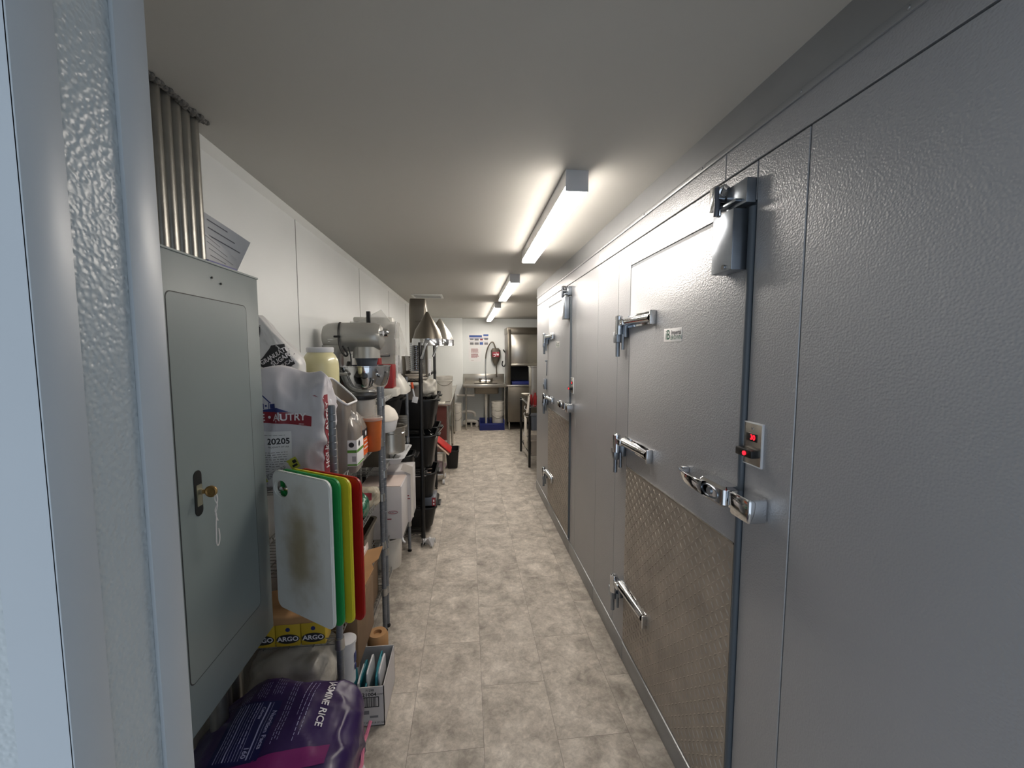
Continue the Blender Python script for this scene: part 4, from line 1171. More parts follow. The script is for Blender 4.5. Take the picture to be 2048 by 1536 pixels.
# head: bullet shape along x
L0, L1 = -0.185, 0.165
prf = [(0.0, L0), (0.035, L0 + 0.002), (0.058, L0 + 0.012), (0.070, L0 + 0.035), (0.075, L0 + 0.08), (0.076, L0 + 0.18), (0.0755, L0 + 0.26), (0.073, L0 + 0.30), (0.064, L0 + 0.33), (0.045, L0 + 0.345), (0.02, L0 + 0.349), (0, L1)]
Th = Matrix(((0, 0, 1, 0), (0, 1, 0, 0), (-1.12, 0, 0, 0.378), (0, 0, 0, 1)))
hd.lathe(prf, seg=40, T=Th)
h_ = hd.build('head', 'alu', mx_)
bd_ = MB()
for zo in (-0.022, -0.034):
    pts = []
    for i in range(25):
        t = i / 24
        x = L0 + 0.05 + 0.255 * t
        rr_ = 0.0745 if x < L0 + 0.24 else 0.0745 - (x - L0 - 0.24) * 0.16
        yy = -math.sqrt(max(0.0001, rr_ ** 2 - zo ** 2)) - 0.0005
        pts.append((x, yy, 0.385 + zo))
    bd_.tube(pts, 0.0022, 6)
bd_.build('trim_band', 'chrome', h_)
MB().cyl((0.148, -0.0, 0.405), (0.185, 0.0, 0.405), 0.026, 0.024, 24).cyl((0.18, 0, 0.405), (0.192, 0, 0.405), 0.020, 0.012, 24).cyl((0.150, -0.045, 0.40), (0.170, -0.05, 0.40), 0.014, 0.014, 16).build('attachment_knob', 'chrome', h_)
MB().cyl((0.06, 0, 0.255), (0.06, 0, 0.32), 0.078, 0.074, 32).build('lower_head', 'alu', h_)
MB().cyl((0.06, 0, 0.20), (0.06, 0, 0.26), 0.052, 0.066, 32).cyl((0.06, 0, 0.175), (0.06, 0, 0.20), 0.054, 0.054, 32).build('planetary_housing', 'motor', h_)
MB().cyl((0.06, 0, 0.192), (0.06, 0, 0.198), 0.0555, seg=32).cyl((0.085, -0.035, 0.22), (0.085, -0.035, 0.29), 0.006, seg=10).build('trim_ring', 'chrome', h_)
MB().cyl((0.06, 0, 0.08), (0.06, 0, 0.18), 0.012, seg=16).tube([(0.06, 0, 0.07), (0.09, 0, 0.10), (0.10, 0, 0.15), (0.06, 0, 0.17), (0.02, 0, 0.15), (0.03, 0, 0.10), (0.06, 0, 0.07)], 0.006, 6, smooth=2).build('beater', 'stain', mx_)
bw = MB().lathe([(0, 0.050), (0.05, 0.050), (0.09, 0.062), (0.122, 0.10), (0.136, 0.15), (0.141, 0.205), (0.146, 0.207), (0.146, 0.211), (0.139, 0.212), (0.134, 0.15), (0.118, 0.102), (0.088, 0.066), (0, 0.056)], c=(0.055, -0.02, 0), seg=48)
bw_ = bw.build('bowl', 'chrome', mx_)
MB().tube([(-0.07, -0.07, 0.20), (-0.10, -0.12, 0.185), (-0.075, -0.165, 0.17), (-0.01, -0.15, 0.165)], 0.010, 8, smooth=2).build('bowl_arm', 'alu', mx_)
MB().cyl((-0.085, -0.115, 0.17), (-0.085, -0.115, 0.20), 0.02, seg=16).cyl((0.155, -0.12, 0.155), (0.17, -0.135, 0.155), 0.01, seg=10).build('bowl_pin', 'chrome', mx_)
cd = MB().tube([(-0.085, 0.07, 0.40), (-0.085, 0.03, 0.458), (-0.080, -0.03, 0.462), (-0.075, -0.068, 0.43), (-0.072, -0.082, 0.385), (-0.070, -0.083, 0.34), (-0.06, -0.088, 0.30), (-0.035, -0.09, 0.262), (-0.02, -0.09, 0.278), (-0.035, -0.09, 0.30), (-0.05, -0.085, 0.325)], 0.0058, 8, smooth=2)
cd.tube([(-0.02, -0.088, 0.32), (-0.005, -0.09, 0.27), (-0.005, -0.09, 0.21), (-0.015, -0.09, 0.17)], 0.004, 8, smooth=2)
cd.cyl((-0.02, -0.095, 0.155), (-0.02, -0.075, 0.235), 0.022, 0.012, 14).cyl((-0.095, -0.092, 0.378), (-0.06, -0.092, 0.378), 0.006, seg=8)
cd.build('power_cord', 'blackp', mx_)

# ------------------------------------------------------------------ slicer and its clear guards, red tray, red box
sl_ = thing('vegetable_slicer', 'off white countertop machine with clear guards next to the stand mixer', 'slicer', (-0.60, 2.98, ZT))
MB().loft([(0.34, 0.26, 0.03, 0), (0.34, 0.26, 0.03, 0.03), (0.30, 0.22, 0.03, 0.10, -0.02, 0), (0.24, 0.16, 0.03, 0.17, -0.04, 0)]).build('base', 'cream', sl_)
MB().box(-0.20, 0.07, -0.01, 0.09, 0.12, 0.535, 0.012).build('housing', 'cream', sl_)
pn_ = MB().tube([(-0.025, -0.013, 0.36), (0.045, -0.013, 0.36), (0.045, -0.013, 0.26), (-0.025, -0.013, 0.26)], 0.003, 6, closed=False)
pn_.build('control_outline', 'seam', sl_)
MB().box(-0.050, -0.046, -0.014, -0.010, 0.325, 0.345).box(-0.050, -0.046, -0.014, -0.010, 0.298, 0.315).box(-0.050, -0.046, -0.014, -0.010, 0.27, 0.288).build('indicator', 'ink', sl_)
ac = MB().box(-0.21, 0.10, -0.045, -0.041, 0.27, 0.50)
ac.box(0.10, 0.104, -0.10, 0.08, 0.06, 0.50)
ac.grid(1, 6, lambda u, v: (0.10 + 0.07 * math.sin(v * PI / 2) + 0.002, -0.10 + 0.18 * u, 0.50 - 0.34 * v))
ac.plate([[(-0.16, 0.50), (0.06, 0.50), (0.00, 0.585)]], 0.004, frame((0, -0.03, 0), (1, 0, 0), (0, 0, 1)))
ac.build('guard', 'acrylic', sl_)
MB().tube([(0.088, -0.05, 0.38), (0.105, -0.05, 0.50)], 0.003, 6).tube([(0.11, -0.10, 0.06), (0.11, -0.10, 0.27)], 0.003, 6).build('guard_edge', 'lidw', sl_)
MB().box(-0.085, -0.06, -0.11, -0.085, 0.0, 0.565, 0.002).box(-0.135, -0.05, -0.12, -0.08, 0.468, 0.48, 0.002).build('upright', 'blackp', sl_)
for i in range(1): pass
rt_ = MB().box(-0.10, 0.045, -0.06, 0.06, 0, 0.155, 0.006).box(-0.14, -0.04, -0.055, 0.03, 0.10, 0.20, 0.006).build('red_container', 'red', loc=(-0.535, 2.775, ZT + 0.055))
tag(rt_, 'dark red plastic box behind the mixer bowl', 'box')
o = MB().box(-0.07, 0.06, -0.07, 0.07, 0, 0.052, 0.004).build('white_tray', 'cream', loc=(-0.525, 2.775, ZT)); tag(o, 'white tray carrying the dark red box', 'tray')

# ------------------------------------------------------------------ second unit, lower shelves
Z2 = 0.8975
db = thing('domed_white_container', 'white round container with a domed lid beside the shelf post', 'container', (-0.555, 2.62, 1.10))
MB().lathe([(0, 0), (0.085, 0), (0.092, 0.01), (0.106, 0.075), (0, 0.075)], seg=40).build('bowl', 'lidw', db)
MB().lathe([(0.108, 0.072), (0.110, 0.080), (0.104, 0.105), (0.088, 0.135), (0.055, 0.160), (0.02, 0.168), (0, 0.169)], seg=40).build('lid', 'towel', db)
sp_ = MB().loft([(0.20, 0.20, 0.02, 0), (0.22, 0.22, 0.025, 0.20), (0.215, 0.215, 0.02, 0.20), (0.19, 0.19, 0.02, 0.005)]).build('steel_food_pan', 'stdark', loc=(-0.62, 2.62, Z2)); tag(sp_, 'dull steel pan under the domed white container', 'pan')
ins = thing('steel_insert', 'round stainless steel insert pot on the second unit by the post', 'pot', (-0.515, 2.72, Z2 + 0.045))
MB().lathe([(0, 0), (0.085, 0), (0.092, 0.008), (0.094, 0.14), (0.096, 0.165), (0.107, 0.168), (0.108, 0.172), (0.104, 0.174), (0.092, 0.170), (0.089, 0.14), (0.086, 0.01), (0, 0.006)], seg=44).build('pot_body', 'stain', ins)
MB().lathe([(0.0945, 0.128), (0.098, 0.131), (0.0945, 0.134)], seg=44).build('bead', 'chrome', ins)
ty = MB().loft([(0.24, 0.34, 0.02, 0), (0.28, 0.38, 0.03, 0.035), (0.30, 0.40, 0.03, 0.037), (0.30, 0.40, 0.03, 0.041), (0.27, 0.37, 0.025, 0.039), (0.235, 0.335, 0.02, 0.004)]).build('white_tray', 'lidw', loc=(-0.555, 2.74, Z2)); tag(ty, 'shallow white tray under the round steel pot', 'tray')
gp = thing('ridged_pan', 'dark ridged pan leaning behind the domed white container', 'pan', (-0.49, 2.93, 1.0))
g_ = MB().box(-0.07, 0.055, 0, 0.01, 0, 0.15, 0.003)
for i in range(9): g_.box(-0.068, 0.053, -0.004, 0.001, 0.010 + i * 0.0155, 0.017 + i * 0.0155, 0.001)
g_.build('pan_body', 'stdark', gp)

def tub(label, loc, rz=0.0, s=1.0, h=0.26, tilt=0.0, group='black bus tubs', wd=0.52, dp=0.40):
    t = thing('bus_tub', label, 'tub', loc, rz, group)
    t.rotation_euler = (0, tilt, rz)
    MB().loft([(wd - 0.10, dp - 0.10, 0.04, 0), (wd - 0.085, dp - 0.085, 0.045, 0.012), (wd - 0.02, dp - 0.02, 0.05, h - 0.02), (wd, dp, 0.06, h - 0.018), (wd + 0.004, dp + 0.004, 0.06, h - 0.004), (wd, dp, 0.06, h),
               (wd - 0.03, dp - 0.03, 0.05, h), (wd - 0.095, dp - 0.095, 0.04, 0.008)], n=6).build('tub_body', 'blackp', t)
    for sx in (-1, 1):
        MB().box(sx * wd / 2 - 0.004, sx * wd / 2 + sx * 0.024, -0.07, 0.07, h - 0.03, h - 0.018, 0.004).build('handle', 'blackp', t)
    return t
tub('top black tub on the black rack, piled with wrapped things', (-0.535, 3.66, 0.9325), h=0.265)
tub('second black tub from the top of the black rack', (-0.540, 3.66, 0.6025), h=0.285)
tub('third black tub from the top of the black rack', (-0.545, 3.67, 0.3025), h=0.255)
tub('bottom black tub on the black rack', (-0.545, 3.68, 0.0625), h=0.19)
tub('black tub on the far half of the black rack, below the clear bags', (-0.56, 4.30, 0.9325), h=0.24)
tub('black tub on the far half of the black rack, second level', (-0.56, 4.30, 0.6025), h=0.24)
tub('black tub pushed in under the slicer on the second grey unit', (-0.665, 3.02, 1.075), h=0.21, wd=0.36, dp=0.36)
tub('black tub under the slicer, lowest on its shelf', (-0.665, 3.03, Z2), h=0.17, wd=0.37, dp=0.36)
tub('tilted black tub sticking out between the two racks', (-0.56, 3.10, 0.62), h=0.20, tilt=-0.14, wd=0.36, dp=0.22)
# added block for the tub's lighter front; its label carries the red-white light reflection
lb = thing('tub_front_block', 'dark grey block with a red and white label and reflection, added at the front of the bottom tub', 'box', (-0.345, 3.60, 0.262))
MB().box(-0.06, 0.05, -0.10, 0.10, 0, 0.075, 0.008).build('box_body', 'motor', lb)
MB().box(0.020, 0.0508, -0.1008, -0.0985, 0.0, 0.075).build('label', 'redink', lb)
T = frame((0.035, -0.1012, 0.038), (1, 0, 0), (0, 0, 1))
MB().rect(-0.006, 0.006, -0.025, -0.01, T).rect(-0.006, 0.006, 0.0, 0.02, T).build('print', 'whiteink', lb)
# silver handles sticking out over the third tub
for i, (y, z, x0, x1, sl2) in enumerate(((3.36, 0.655, -0.78, -0.335, 0.010), (3.40, 0.672, -0.80, -0.30, 0.02), (3.45, 0.69, -0.75, -0.335, 0.012), (3.50, 0.712, -0.78, -0.30, 0.008), (3.55, 0.74, -0.74, -0.34, 0.014))):
    z = 0.568 + 0.0062 * i
    o = MB().cyl((x0 + 0.1, y, z - sl2), (x1 - 0.02, y, z + sl2), 0.0055, seg=10).lathe([(0, -0.006), (0.028, -0.004), (0.034, 0.012), (0.030, 0.012), (0, 0)], c=(x0 + 0.08, y, z - sl2), seg=16).build('serving_spoon', 'chrome')
    tag(o, 'long steel spoon laid across the third black tub, %s from the front' % ('first', 'second', 'third', 'fourth', 'fifth')[i], 'spoon', 'long steel spoons across the black tub')
# small steel utensils in the tubs
rr = random.Random(9)
UT = [(-0.40, 3.56, 1.14), (-0.33, 3.62, 1.145), (-0.36, 3.54, 0.84), (-0.30, 3.60, 0.86), (-0.33, 3.68, 0.86), (-0.62, 3.06, 0.80), (-0.58, 3.08, 0.80), (-0.35, 3.64, 0.50)]
for i, (x, y, z) in enumerate(UT):
    k = MB().tube([(0, 0, 0), (0.05, 0.01, 0.05), (0.075, 0.0, 0.085)], 0.006, 8, smooth=2).lathe([(0, -0.03), (0.022, -0.022), (0.03, 0.0), (0.026, 0.0), (0, -0.02)], c=(-0.01, 0, 0.0), seg=14)
    o = k.build('ladle', 'chrome', loc=(x, y, z)); o.rotation_euler = (0, 0, rr.uniform(-2.5, 0.5))
    tag(o, 'small steel ladle in a black tub, %s' % ('left one in the top tub', 'right one in the top tub', 'left one in the second tub', 'middle one in the second tub', 'rightmost in the second tub', 'left one in the tilted tub', 'right one in the tilted tub', 'in the third tub')[i], 'ladle', 'steel ladles in the tubs')
# orange handled spatula hooked over the shelf edge
sp2 = thing('scraper', 'scraper with an orange handle hanging in front of the top black tub', 'scraper', (-0.435, 3.325, 1.19))
MB().tube([(-0.020, 0, 0.165), (-0.012, 0, 0.115)], 0.011, 8).build('handle', 'handle_or', sp2)
MB().tube([(-0.012, 0, 0.115), (0.0, 0, 0.05)], 0.007, 8).box(-0.022, 0.022, -0.002, 0.002, 0.0, 0.05, 0.001, T=Matrix.Rotation(0.2, 4, 'Y')).build('blade', 'lidw', sp2)
# items in the top tub
o = MB().blob(0.17, 0.22, 0.16, e=2.6, n=16, fn=lambda c_, v: c_ + v * (nz(c_, 16, 6) * 0.03)).build('plastic_bag', 'wraps', loc=(-0.37, 3.74, 1.19), ang=80); tag(o, 'knotted clear bag on the top black tub', 'bag')
cc = thing('clear_food_container', 'clear plastic container standing in the top black tub', 'container', (-0.47, 3.60, 1.10))
MB().loft([(0.10, 0.10, 0.02, 0), (0.12, 0.12, 0.02, 0.20), (0.115, 0.115, 0.02, 0.20), (0.095, 0.095, 0.02, 0.004)]).build('tub_body', 'clearg', cc)
MB().loft([(0.125, 0.125, 0.02, 0.20), (0.125, 0.125, 0.02, 0.21)]).build('lid', 'clear', cc)
# white cartons that stick out of the second unit
b1 = thing('white_box', 'tall white printed cardboard box next to the shelf post, nearest of the pair', 'box', (-0.545, 2.625, 0.4425), group='white cartons sticking out of the shelving')
MB().box(-0.125, 0.128, -0.12, 0.118, 0, 0.33, 0.002).build('carton', 'carton', b1)
MB().box(-0.12, 0.123, -0.118, 0.116, 0.3305, 0.336, 0.002).build('lid_flap', 'cartonp', b1)
T = frame((0.075, -0.1206, 0.17), (1, 0, 0), (0, 0, 1))
e_ = MB().tube([T @ Vector((0.028 * math.cos(a), 0.009 * math.sin(a), 0)) for a in [2 * PI * i / 20 for i in range(20)]], 0.0014, 5, closed=True)
dash_lines(e_, T, -0.02, 0.02, -0.004, 0.004, 1, 0.003, 3); e_.rect(-0.04, -0.01, -0.045, -0.039, T)
e_.build('print', 'redink', b1)
b2_ = thing('white_box', 'white cardboard box with a raised flap, farther of the pair', 'box', (-0.535, 2.885, 0.4425), group='white cartons sticking out of the shelving')
MB().box(-0.125, 0.138, -0.13, 0.12, 0, 0.35, 0.002).build('carton', 'carton', b2_)
MB().plate([[(0, -0.31), (0.016, -0.31), (0.016, 0.04), (-0.045, 0.065), (-0.065, 0.02), (0, -0.01)]], 0.003, frame((0.140, -0.133, 0.345), (1, 0, 0), (0, 0, 1))).build('flap', 'towel', b2_)
T = frame((0.122, -0.1306, 0.16), (1, 0, 0), (0, 0, 1)); MB().rect(-0.012, 0.012, 0.0, 0.006, T).rect(-0.010, 0.005, 0.02, 0.028, T).build('print', 'redink', b2_)
wb_ = thing('white_bucket', 'white round bucket low on the second shelving unit', 'bucket', (-0.525, 2.62, 0.2175))
MB().lathe([(0, 0), (0.075, 0), (0.078, 0.004), (0.086, 0.185), (0.089, 0.188), (0.089, 0.20), (0.084, 0.20), (0.076, 0.006), (0, 0.005)], seg=40).build('bucket_body', 'bucket', wb_)
MB().tube([(0.088, 0, 0.18), (0.10, -0.03, 0.17), (0.112, -0.04, 0.165)], 0.006, 8).build('handle', 'lidw', wb_)
o = MB().box(-0.12, 0.12, -0.14, 0.14, 0, 0.14, 0.004).build('brown_carton', 'kraftd', loc=(-0.66, 3.00, 0.2175)); tag(o, 'brown carton at the far end of the second unit, lowest shelf', 'box')
# crumpled paper on the floor
def cr(u, v):
    x, y = u * 0.10, v * 0.09
    return (x - 0.06, y, 0.006 + 0.075 * abs(math.sin(u * 4 + v * 3)) * (1 - 0.3 * v) + 0.016 * nz((u, v, 0), 5, 1))
o = MB().grid(14, 12, cr).build('crumpled_paper', 'paper', loc=(-0.325, 3.26, 0), ang=20); tag(o, 'crumpled white paper on the floor at the foot of the black rack', 'paper')

# ------------------------------------------------------------------ top of the black rack
def strainer(label, loc, r, h, tilt, m_):
    t = thing('conical_strainer', label, 'strainer', loc, 0, 'strainers hung on the black rack')
    t.rotation_euler = tilt
    MB().lathe([(0.0, h), (0.008, h - 0.002), (0.10 * r / 0.126, h * 0.45), (r - 0.006, 0.055), (r - 0.003, 0.05)], seg=40).build('mesh_cone', m_, t)
    MB().lathe([(r - 0.008, 0.055), (r, 0.055), (r + 0.004, 0.005), (r + 0.008, 0.0), (r + 0.002, 0.0), (r - 0.004, 0.05)], seg=40).build('rim', 'chrome', t)
    MB().cyl((0.0, -r - 0.002, 0.02), (-0.03, -r - 0.03, -0.085), 0.009, 0.008, 12).cyl((-0.03, -r - 0.03, -0.085), (-0.036, -r - 0.035, -0.105), 0.011, 0.011, 12).build('handle', 'chrome', t)
    MB().tube([(-0.10, -0.03, h * 0.7), (-0.06, -0.02, h * 0.72), (-0.02, 0, h * 0.74)], 0.004, 6).build('hook', 'stdark', t)
    return t
strainer('large bronze coloured conical strainer upside down on the front post of the black rack', (-0.335, 3.46, 1.655), 0.125, 0.275, (0.05, 0.0, 0), 'stdark')
strainer('bright steel conical strainer behind the large one', (-0.265, 3.78, 1.66), 0.13, 0.24, (0.0, 0.05, 0), 'stain')
# ribbed stack of steel pans
for i in range(15):
    o = MB().lathe([(0, 0), (0.046, 0), (0.052, 0.014), (0.059, 0.016), (0.059, 0.0185), (0.050, 0.017), (0, 0.004)], seg=24).build('steel_bowl', 'chrome', loc=(-0.435, 3.50, 1.425 + 0.0165 * i))
    tag(o, 'small steel bowl in the tall stack under the strainer, %s from the bottom' % ('first', 'second', 'third', 'fourth', 'fifth', 'sixth', 'seventh', 'eighth', 'ninth', 'tenth', 'eleventh', 'twelfth', 'thirteenth', 'fourteenth', 'fifteenth')[i], 'bowl', 'stacked steel bowls')
si = thing('tall_steel_insert', 'tall plain steel insert standing behind the conical strainer', 'insert', (-0.445, 3.78, 1.3575))
MB().loft([(0.15, 0.15, 0.02, 0), (0.15, 0.15, 0.02, 0.62), (0.14, 0.14, 0.018, 0.70), (0.13, 0.13, 0.015, 0.71)], n=4).build('pan_body', 'stdark', si)
pl_ = MB().lathe([(0, 0), (0.06, 0), (0.10, 0.018), (0.103, 0.022), (0.06, 0.008), (0, 0.006)], seg=36).build('plate', 'towel', loc=(-0.445, 3.50, 1.3575)); tag(pl_, 'white plate under the stack of steel bowls', 'plate')
pl2 = MB().lathe([(0, 0), (0.05, 0), (0.085, 0.022), (0.088, 0.026), (0.05, 0.008), (0, 0.006)], seg=36).build('plate', 'towel', loc=(-0.445, 3.50, 1.383)); tag(pl2, 'upper white dish directly under the stack of steel bowls', 'plate')
for i, (x, y, h, m_) in enumerate(((-0.50, 4.15, 0.24, 'stain'), (-0.44, 4.3, 0.17, 'lidw'), (-0.46, 4.05, 0.10, 'stain'), (-0.58, 4.0, 0.2, 'stdark'))):
    o = MB().lathe([(0, 0), (0.05, 0), (0.056, h), (0.053, h), (0.047, 0.005), (0, 0.005)], seg=24).build('steel_canister', m_, loc=(x, y, 1.3575)); tag(o, ('tall steel canister on top of the black rack', 'white canister on top of the black rack', 'short steel canister on top of the black rack', 'dull steel canister behind on top of the black rack')[i], 'canister')
# white bottles seen through the slicer guards
for i in range(4):
    o = MB().lathe([(0, 0), (0.028, 0), (0.03, 0.02), (0.03, 0.15), (0.012, 0.18), (0.012, 0.20), (0, 0.20)], seg=20).build('squeeze_bottle', 'lidw', loc=(-0.75 + 0.075 * i, 4.55, 1.3575)); tag(o, 'white squeeze bottle at the far end of the black rack, %s from the wall' % ('first', 'second', 'third', 'fourth')[i], 'bottle', 'squeeze bottles on the black rack')

# ------------------------------------------------------------------ three bay sink along the left wall
sk_ = thing('three_bay_sink', 'long stainless three bay sink along the left wall', 'sink', (-0.55, 7.0, 0))
ZR = 0.885; x0, x1, ya, yb = XL + 0.55 + 0.01, 0.295, -1.45, 1.74
body = MB()
body.box(x0, x1, ya, yb, ZR - 0.03, ZR, 0.006) if False else None
bays = [(-0.78, -0.22), (-0.12, 0.44), (0.54, 1.02)]
holes = [[(x0 + 0.07, a), (x1 - 0.06, a), (x1 - 0.06, b), (x0 + 0.07, b)] for a, b in bays]
body.plate([[(x0, ya), (x1, ya), (x1, yb), (x0, yb)]] + holes, 0.004, Matrix.Translation((0, 0, ZR - 0.012)))
body.build('deck', 'stain', sk_)
for a, b in bays:
    MB().loft([(x1 - x0 - 0.15, b - a - 0.02, 0.03, ZR - 0.32), (x1 - x0 - 0.13, b - a, 0.03, ZR - 0.30), (x1 - x0 - 0.13, b - a, 0.03, ZR - 0.01)], c=((x0 + x1) / 2 + 0.005, (a + b) / 2, 0), cap1=False).build('basin', 'stain', sk_)
rl = MB().tube([(x0, ya, ZR), (x1, ya, ZR), (x1, yb, ZR)], 0.014, 10, smooth=0).tube([(x1 + 0.0, ya, ZR - 0.02), (x1, yb, ZR - 0.02)], 0.008, 8)
rl.build('rolled_rim', 'stain', sk_)
MB().box(x0 - 0.006, x0 + 0.006, ya, yb, ZR - 0.02, ZR + 0.22, 0.003).build('backsplash', 'stain', sk_)
MB().box(x0 + 0.02, x1 - 0.05, ya + 0.045, ya + 0.055, ZR - 0.50, ZR - 0.03).build('apron', 'maroon', sk_)  # near side of the sink, its reddish reflection painted into the material
for x, y in ((x1 - 0.03, ya + 0.06), (x1 - 0.03, -0.05), (x1 - 0.03, 0.95), (x0 + 0.05, ya + 0.06), (x0 + 0.05, 0.95)):
    l_ = MB().cyl((x, y, 0.03), (x, y, ZR - 0.02), 0.019, seg=14).build('leg', 'stain', sk_)
    MB().cyl((x, y, 0), (x, y, 0.035), 0.014, 0.02, 12).build('foot', 'stdark', l_)
rb = MB()
for i in range(10): rb.box(x0 + 0.08, x1 - 0.08, -1.38 + i * 0.055, -1.365 + i * 0.055, ZR - 0.009, ZR - 0.003, 0.002)
rb.build('drain_ribs', 'stain', sk_)
def bucket(label, loc, group=None, r=0.145, h=0.37, bail=True, lid=False):
    t = thing('plastic_bucket', label, 'bucket', loc, 0, group)
    MB().lathe([(0, 0), (r * 0.86, 0), (r * 0.88, 0.006), (r * 0.97, h * 0.80), (r * 1.03, h * 0.80), (r * 1.03, h * 0.83), (r * 0.98, h * 0.84), (r * 0.985, h * 0.90), (r * 1.04, h * 0.90), (r * 1.04, h), (r * 0.98, h), (r * 0.83, 0.01), (0, 0.01)], seg=36).build('bucket_body', 'bucket', t)
    if bail:
        MB().tube([(-r * 1.04, -0.01, h * 0.85), (-r * 0.8, -r * 0.75, h * 0.72), (0, -r * 1.08, h * 0.60), (r * 0.8, -r * 0.75, h * 0.72), (r * 1.04, -0.01, h * 0.85)], 0.003, 6, smooth=2).build('bail_handle', 'stdark', t)
    return t
bucket('white bucket standing on the near drainboard of the long sink', (-0.352, 6.05, ZR - 0.003), r=0.118, h=0.36)
for k, z in enumerate((0.0, 0.07, 0.14)):
    pass
def bucket_stack(x, y, z, n, r, words, grp):
    for k in range(n):
        bucket('white bucket in the stack %s, %s' % (words, ('outermost at the bottom', 'second from the bottom', 'third from the bottom', 'fourth from the bottom')[k]), (x, y, z + 0.062 * k + 0.011 * k), grp, r=r, h=0.34, bail=(k % 2 == 0))
bucket_stack(-0.235, 8.28, 0.0, 4, 0.088, 'beside the wall corner', 'buckets by the wall corner')
# red and cream boards leaning, trolley, bin
cart = thing('utility_cart', 'small steel cart on casters beyond the black rack', 'cart', (-0.50, 5.02, 0))
for sx in (-0.19, 0.19):
    for sy in (-0.13, 0.13):
        l_ = MB().cyl((sx, sy, 0.07), (sx, sy, 0.40), 0.011, seg=10).build('leg', 'stain', cart)
        MB().cyl((sx - 0.012, sy, 0.03), (sx + 0.012, sy, 0.03), 0.03, seg=16).build('caster', 'lidw', l_)
for z in (0.10, 0.37):
    MB().box(-0.20, 0.20, -0.14, 0.14, z, z + 0.025, 0.004).build('tray', 'stain', cart)
o = MB().blob(0.28, 0.22, 0.12, e=3, n=14, fn=lambda c_, v: c_ + v * (nz(c_, 14, 2) * 0.03)).build('cloth_pile', 'pinkcloth', loc=(-0.44, 5.02, 0.126)); tag(o, 'mauve folded cloths on the lower tray of the steel cart', 'cloths')
for m_, dx, dz_, lab in (('redw', 0.02, 0.0, 'red cutting board leaning over the steel cart'), ('creamb', 0.0, -0.022, 'cream cutting board leaning over the steel cart')):
    o = MB().box(-0.14, 0.14, -0.15, 0.15, -0.007, 0.007, 0.004).build('leaning_board', m_, loc=(-0.345 + dx, 4.98 + dx, 0.485 + dz_)); o.rotation_euler = (0, math.radians(42), 0)
    tag(o, lab, 'cutting board')
bn_ = thing('floor_bin', 'black bin on the floor beside the steel cart', 'bin', (-0.232, 5.66, 0))
MB().loft([(0.13, 0.24, 0.03, 0), (0.145, 0.26, 0.03, 0.01), (0.175, 0.31, 0.035, 0.24), (0.19, 0.33, 0.04, 0.24), (0.19, 0.33, 0.04, 0.255), (0.165, 0.30, 0.03, 0.255), (0.125, 0.23, 0.03, 0.012)]).build('bin_body', 'blackp', bn_)

# ------------------------------------------------------------------ end wall: sink table, faucet, dispenser, posters, pipes
tb = thing('sink_table', 'stainless sink table against the back wall', 'sink table', (0.345, 8.56, 0))
tp = MB().plate([[(-0.46, -0.31), (0.425, -0.31), (0.425, 0.30), (-0.46, 0.30)], [(-0.23, -0.22), (0.27, -0.22), (0.27, 0.16), (-0.23, 0.16)]], 0.006, Matrix.Translation((0, 0, 0.925)))
tp.box(-0.46, 0.425, -0.315, -0.305, 0.875, 0.945, 0.004)
tp.build('tabletop', 'stain', tb)
MB().box(-0.46, 0.425, 0.29, 0.30, 0.925, 1.12, 0.004).build('backsplash', 'stain', tb)
MB().loft([(0.48, 0.36, 0.03, 0.735), (0.50, 0.38, 0.03, 0.75), (0.50, 0.38, 0.03, 0.925)], c=(0.02, -0.03, 0), cap1=False).build('basin', 'stdark', tb)
for sx in (-0.40, 0.39):
    for sy in (-0.27, 0.25):
        MB().cyl((sx, sy, 0), (sx, sy, 0.925), 0.0175, seg=12).build('leg', 'stain', tb)
fa = thing('pre_rinse_faucet', 'tall pre rinse faucet over the sink table', 'faucet', (0.37, 8.80, 0.931))
MB().cyl((0, 0, 0), (0, 0, 0.10), 0.02, seg=14).cyl((-0.12, 0, 0.045), (0.12, 0, 0.045), 0.013, seg=12).cyl((0, 0, 0.10), (0, 0, 0.55), 0.010, seg=12).build('riser', 'chrome', fa)
for sx in (-1, 1):
    MB().cyl((sx * 0.12, 0, 0.02), (sx * 0.12, 0, 0.085), 0.022, seg=12).box(sx * 0.12 - 0.035, sx * 0.12 + 0.035, -0.01, 0.004, 0.085, 0.098, 0.003).build('valve_handle', 'stdark', fa)
MB().tube([(0, 0, 0.52), (0.005, 0, 0.62), (0.05, 0, 0.78), (0.12, 0, 0.875), (0.16, 0, 0.88), (0.20, 0, 0.80), (0.22, 0, 0.70), (0.225, -0.02, 0.40), (0.235, -0.03, 0.12)], 0.013, 10, smooth=2).build('hose', 'stdark', fa)
ds = thing('soap_dispenser', 'grey wall dispenser with a red and white label', 'dispenser', (0.585, 8.885, 1.33))
MB().loft([(0.05, 0.05, 0.02, -0.03, 0, -0.04), (0.17, 0.11, 0.04, 0.10, 0, -0.06), (0.21, 0.13, 0.05, 0.18, 0, -0.065), (0.21, 0.13, 0.05, 0.30, 0, -0.065), (0.14, 0.09, 0.04, 0.345, 0, -0.05)], n=6).build('dispenser_body', 'stdark', ds)
l3 = MB().box(-0.075, 0.075, -0.134, -0.128, 0.155, 0.265, 0.002).build('label', 'redink', ds)
T = frame((0, -0.1350, 0.21), (1, 0, 0), (0, 0, 1))
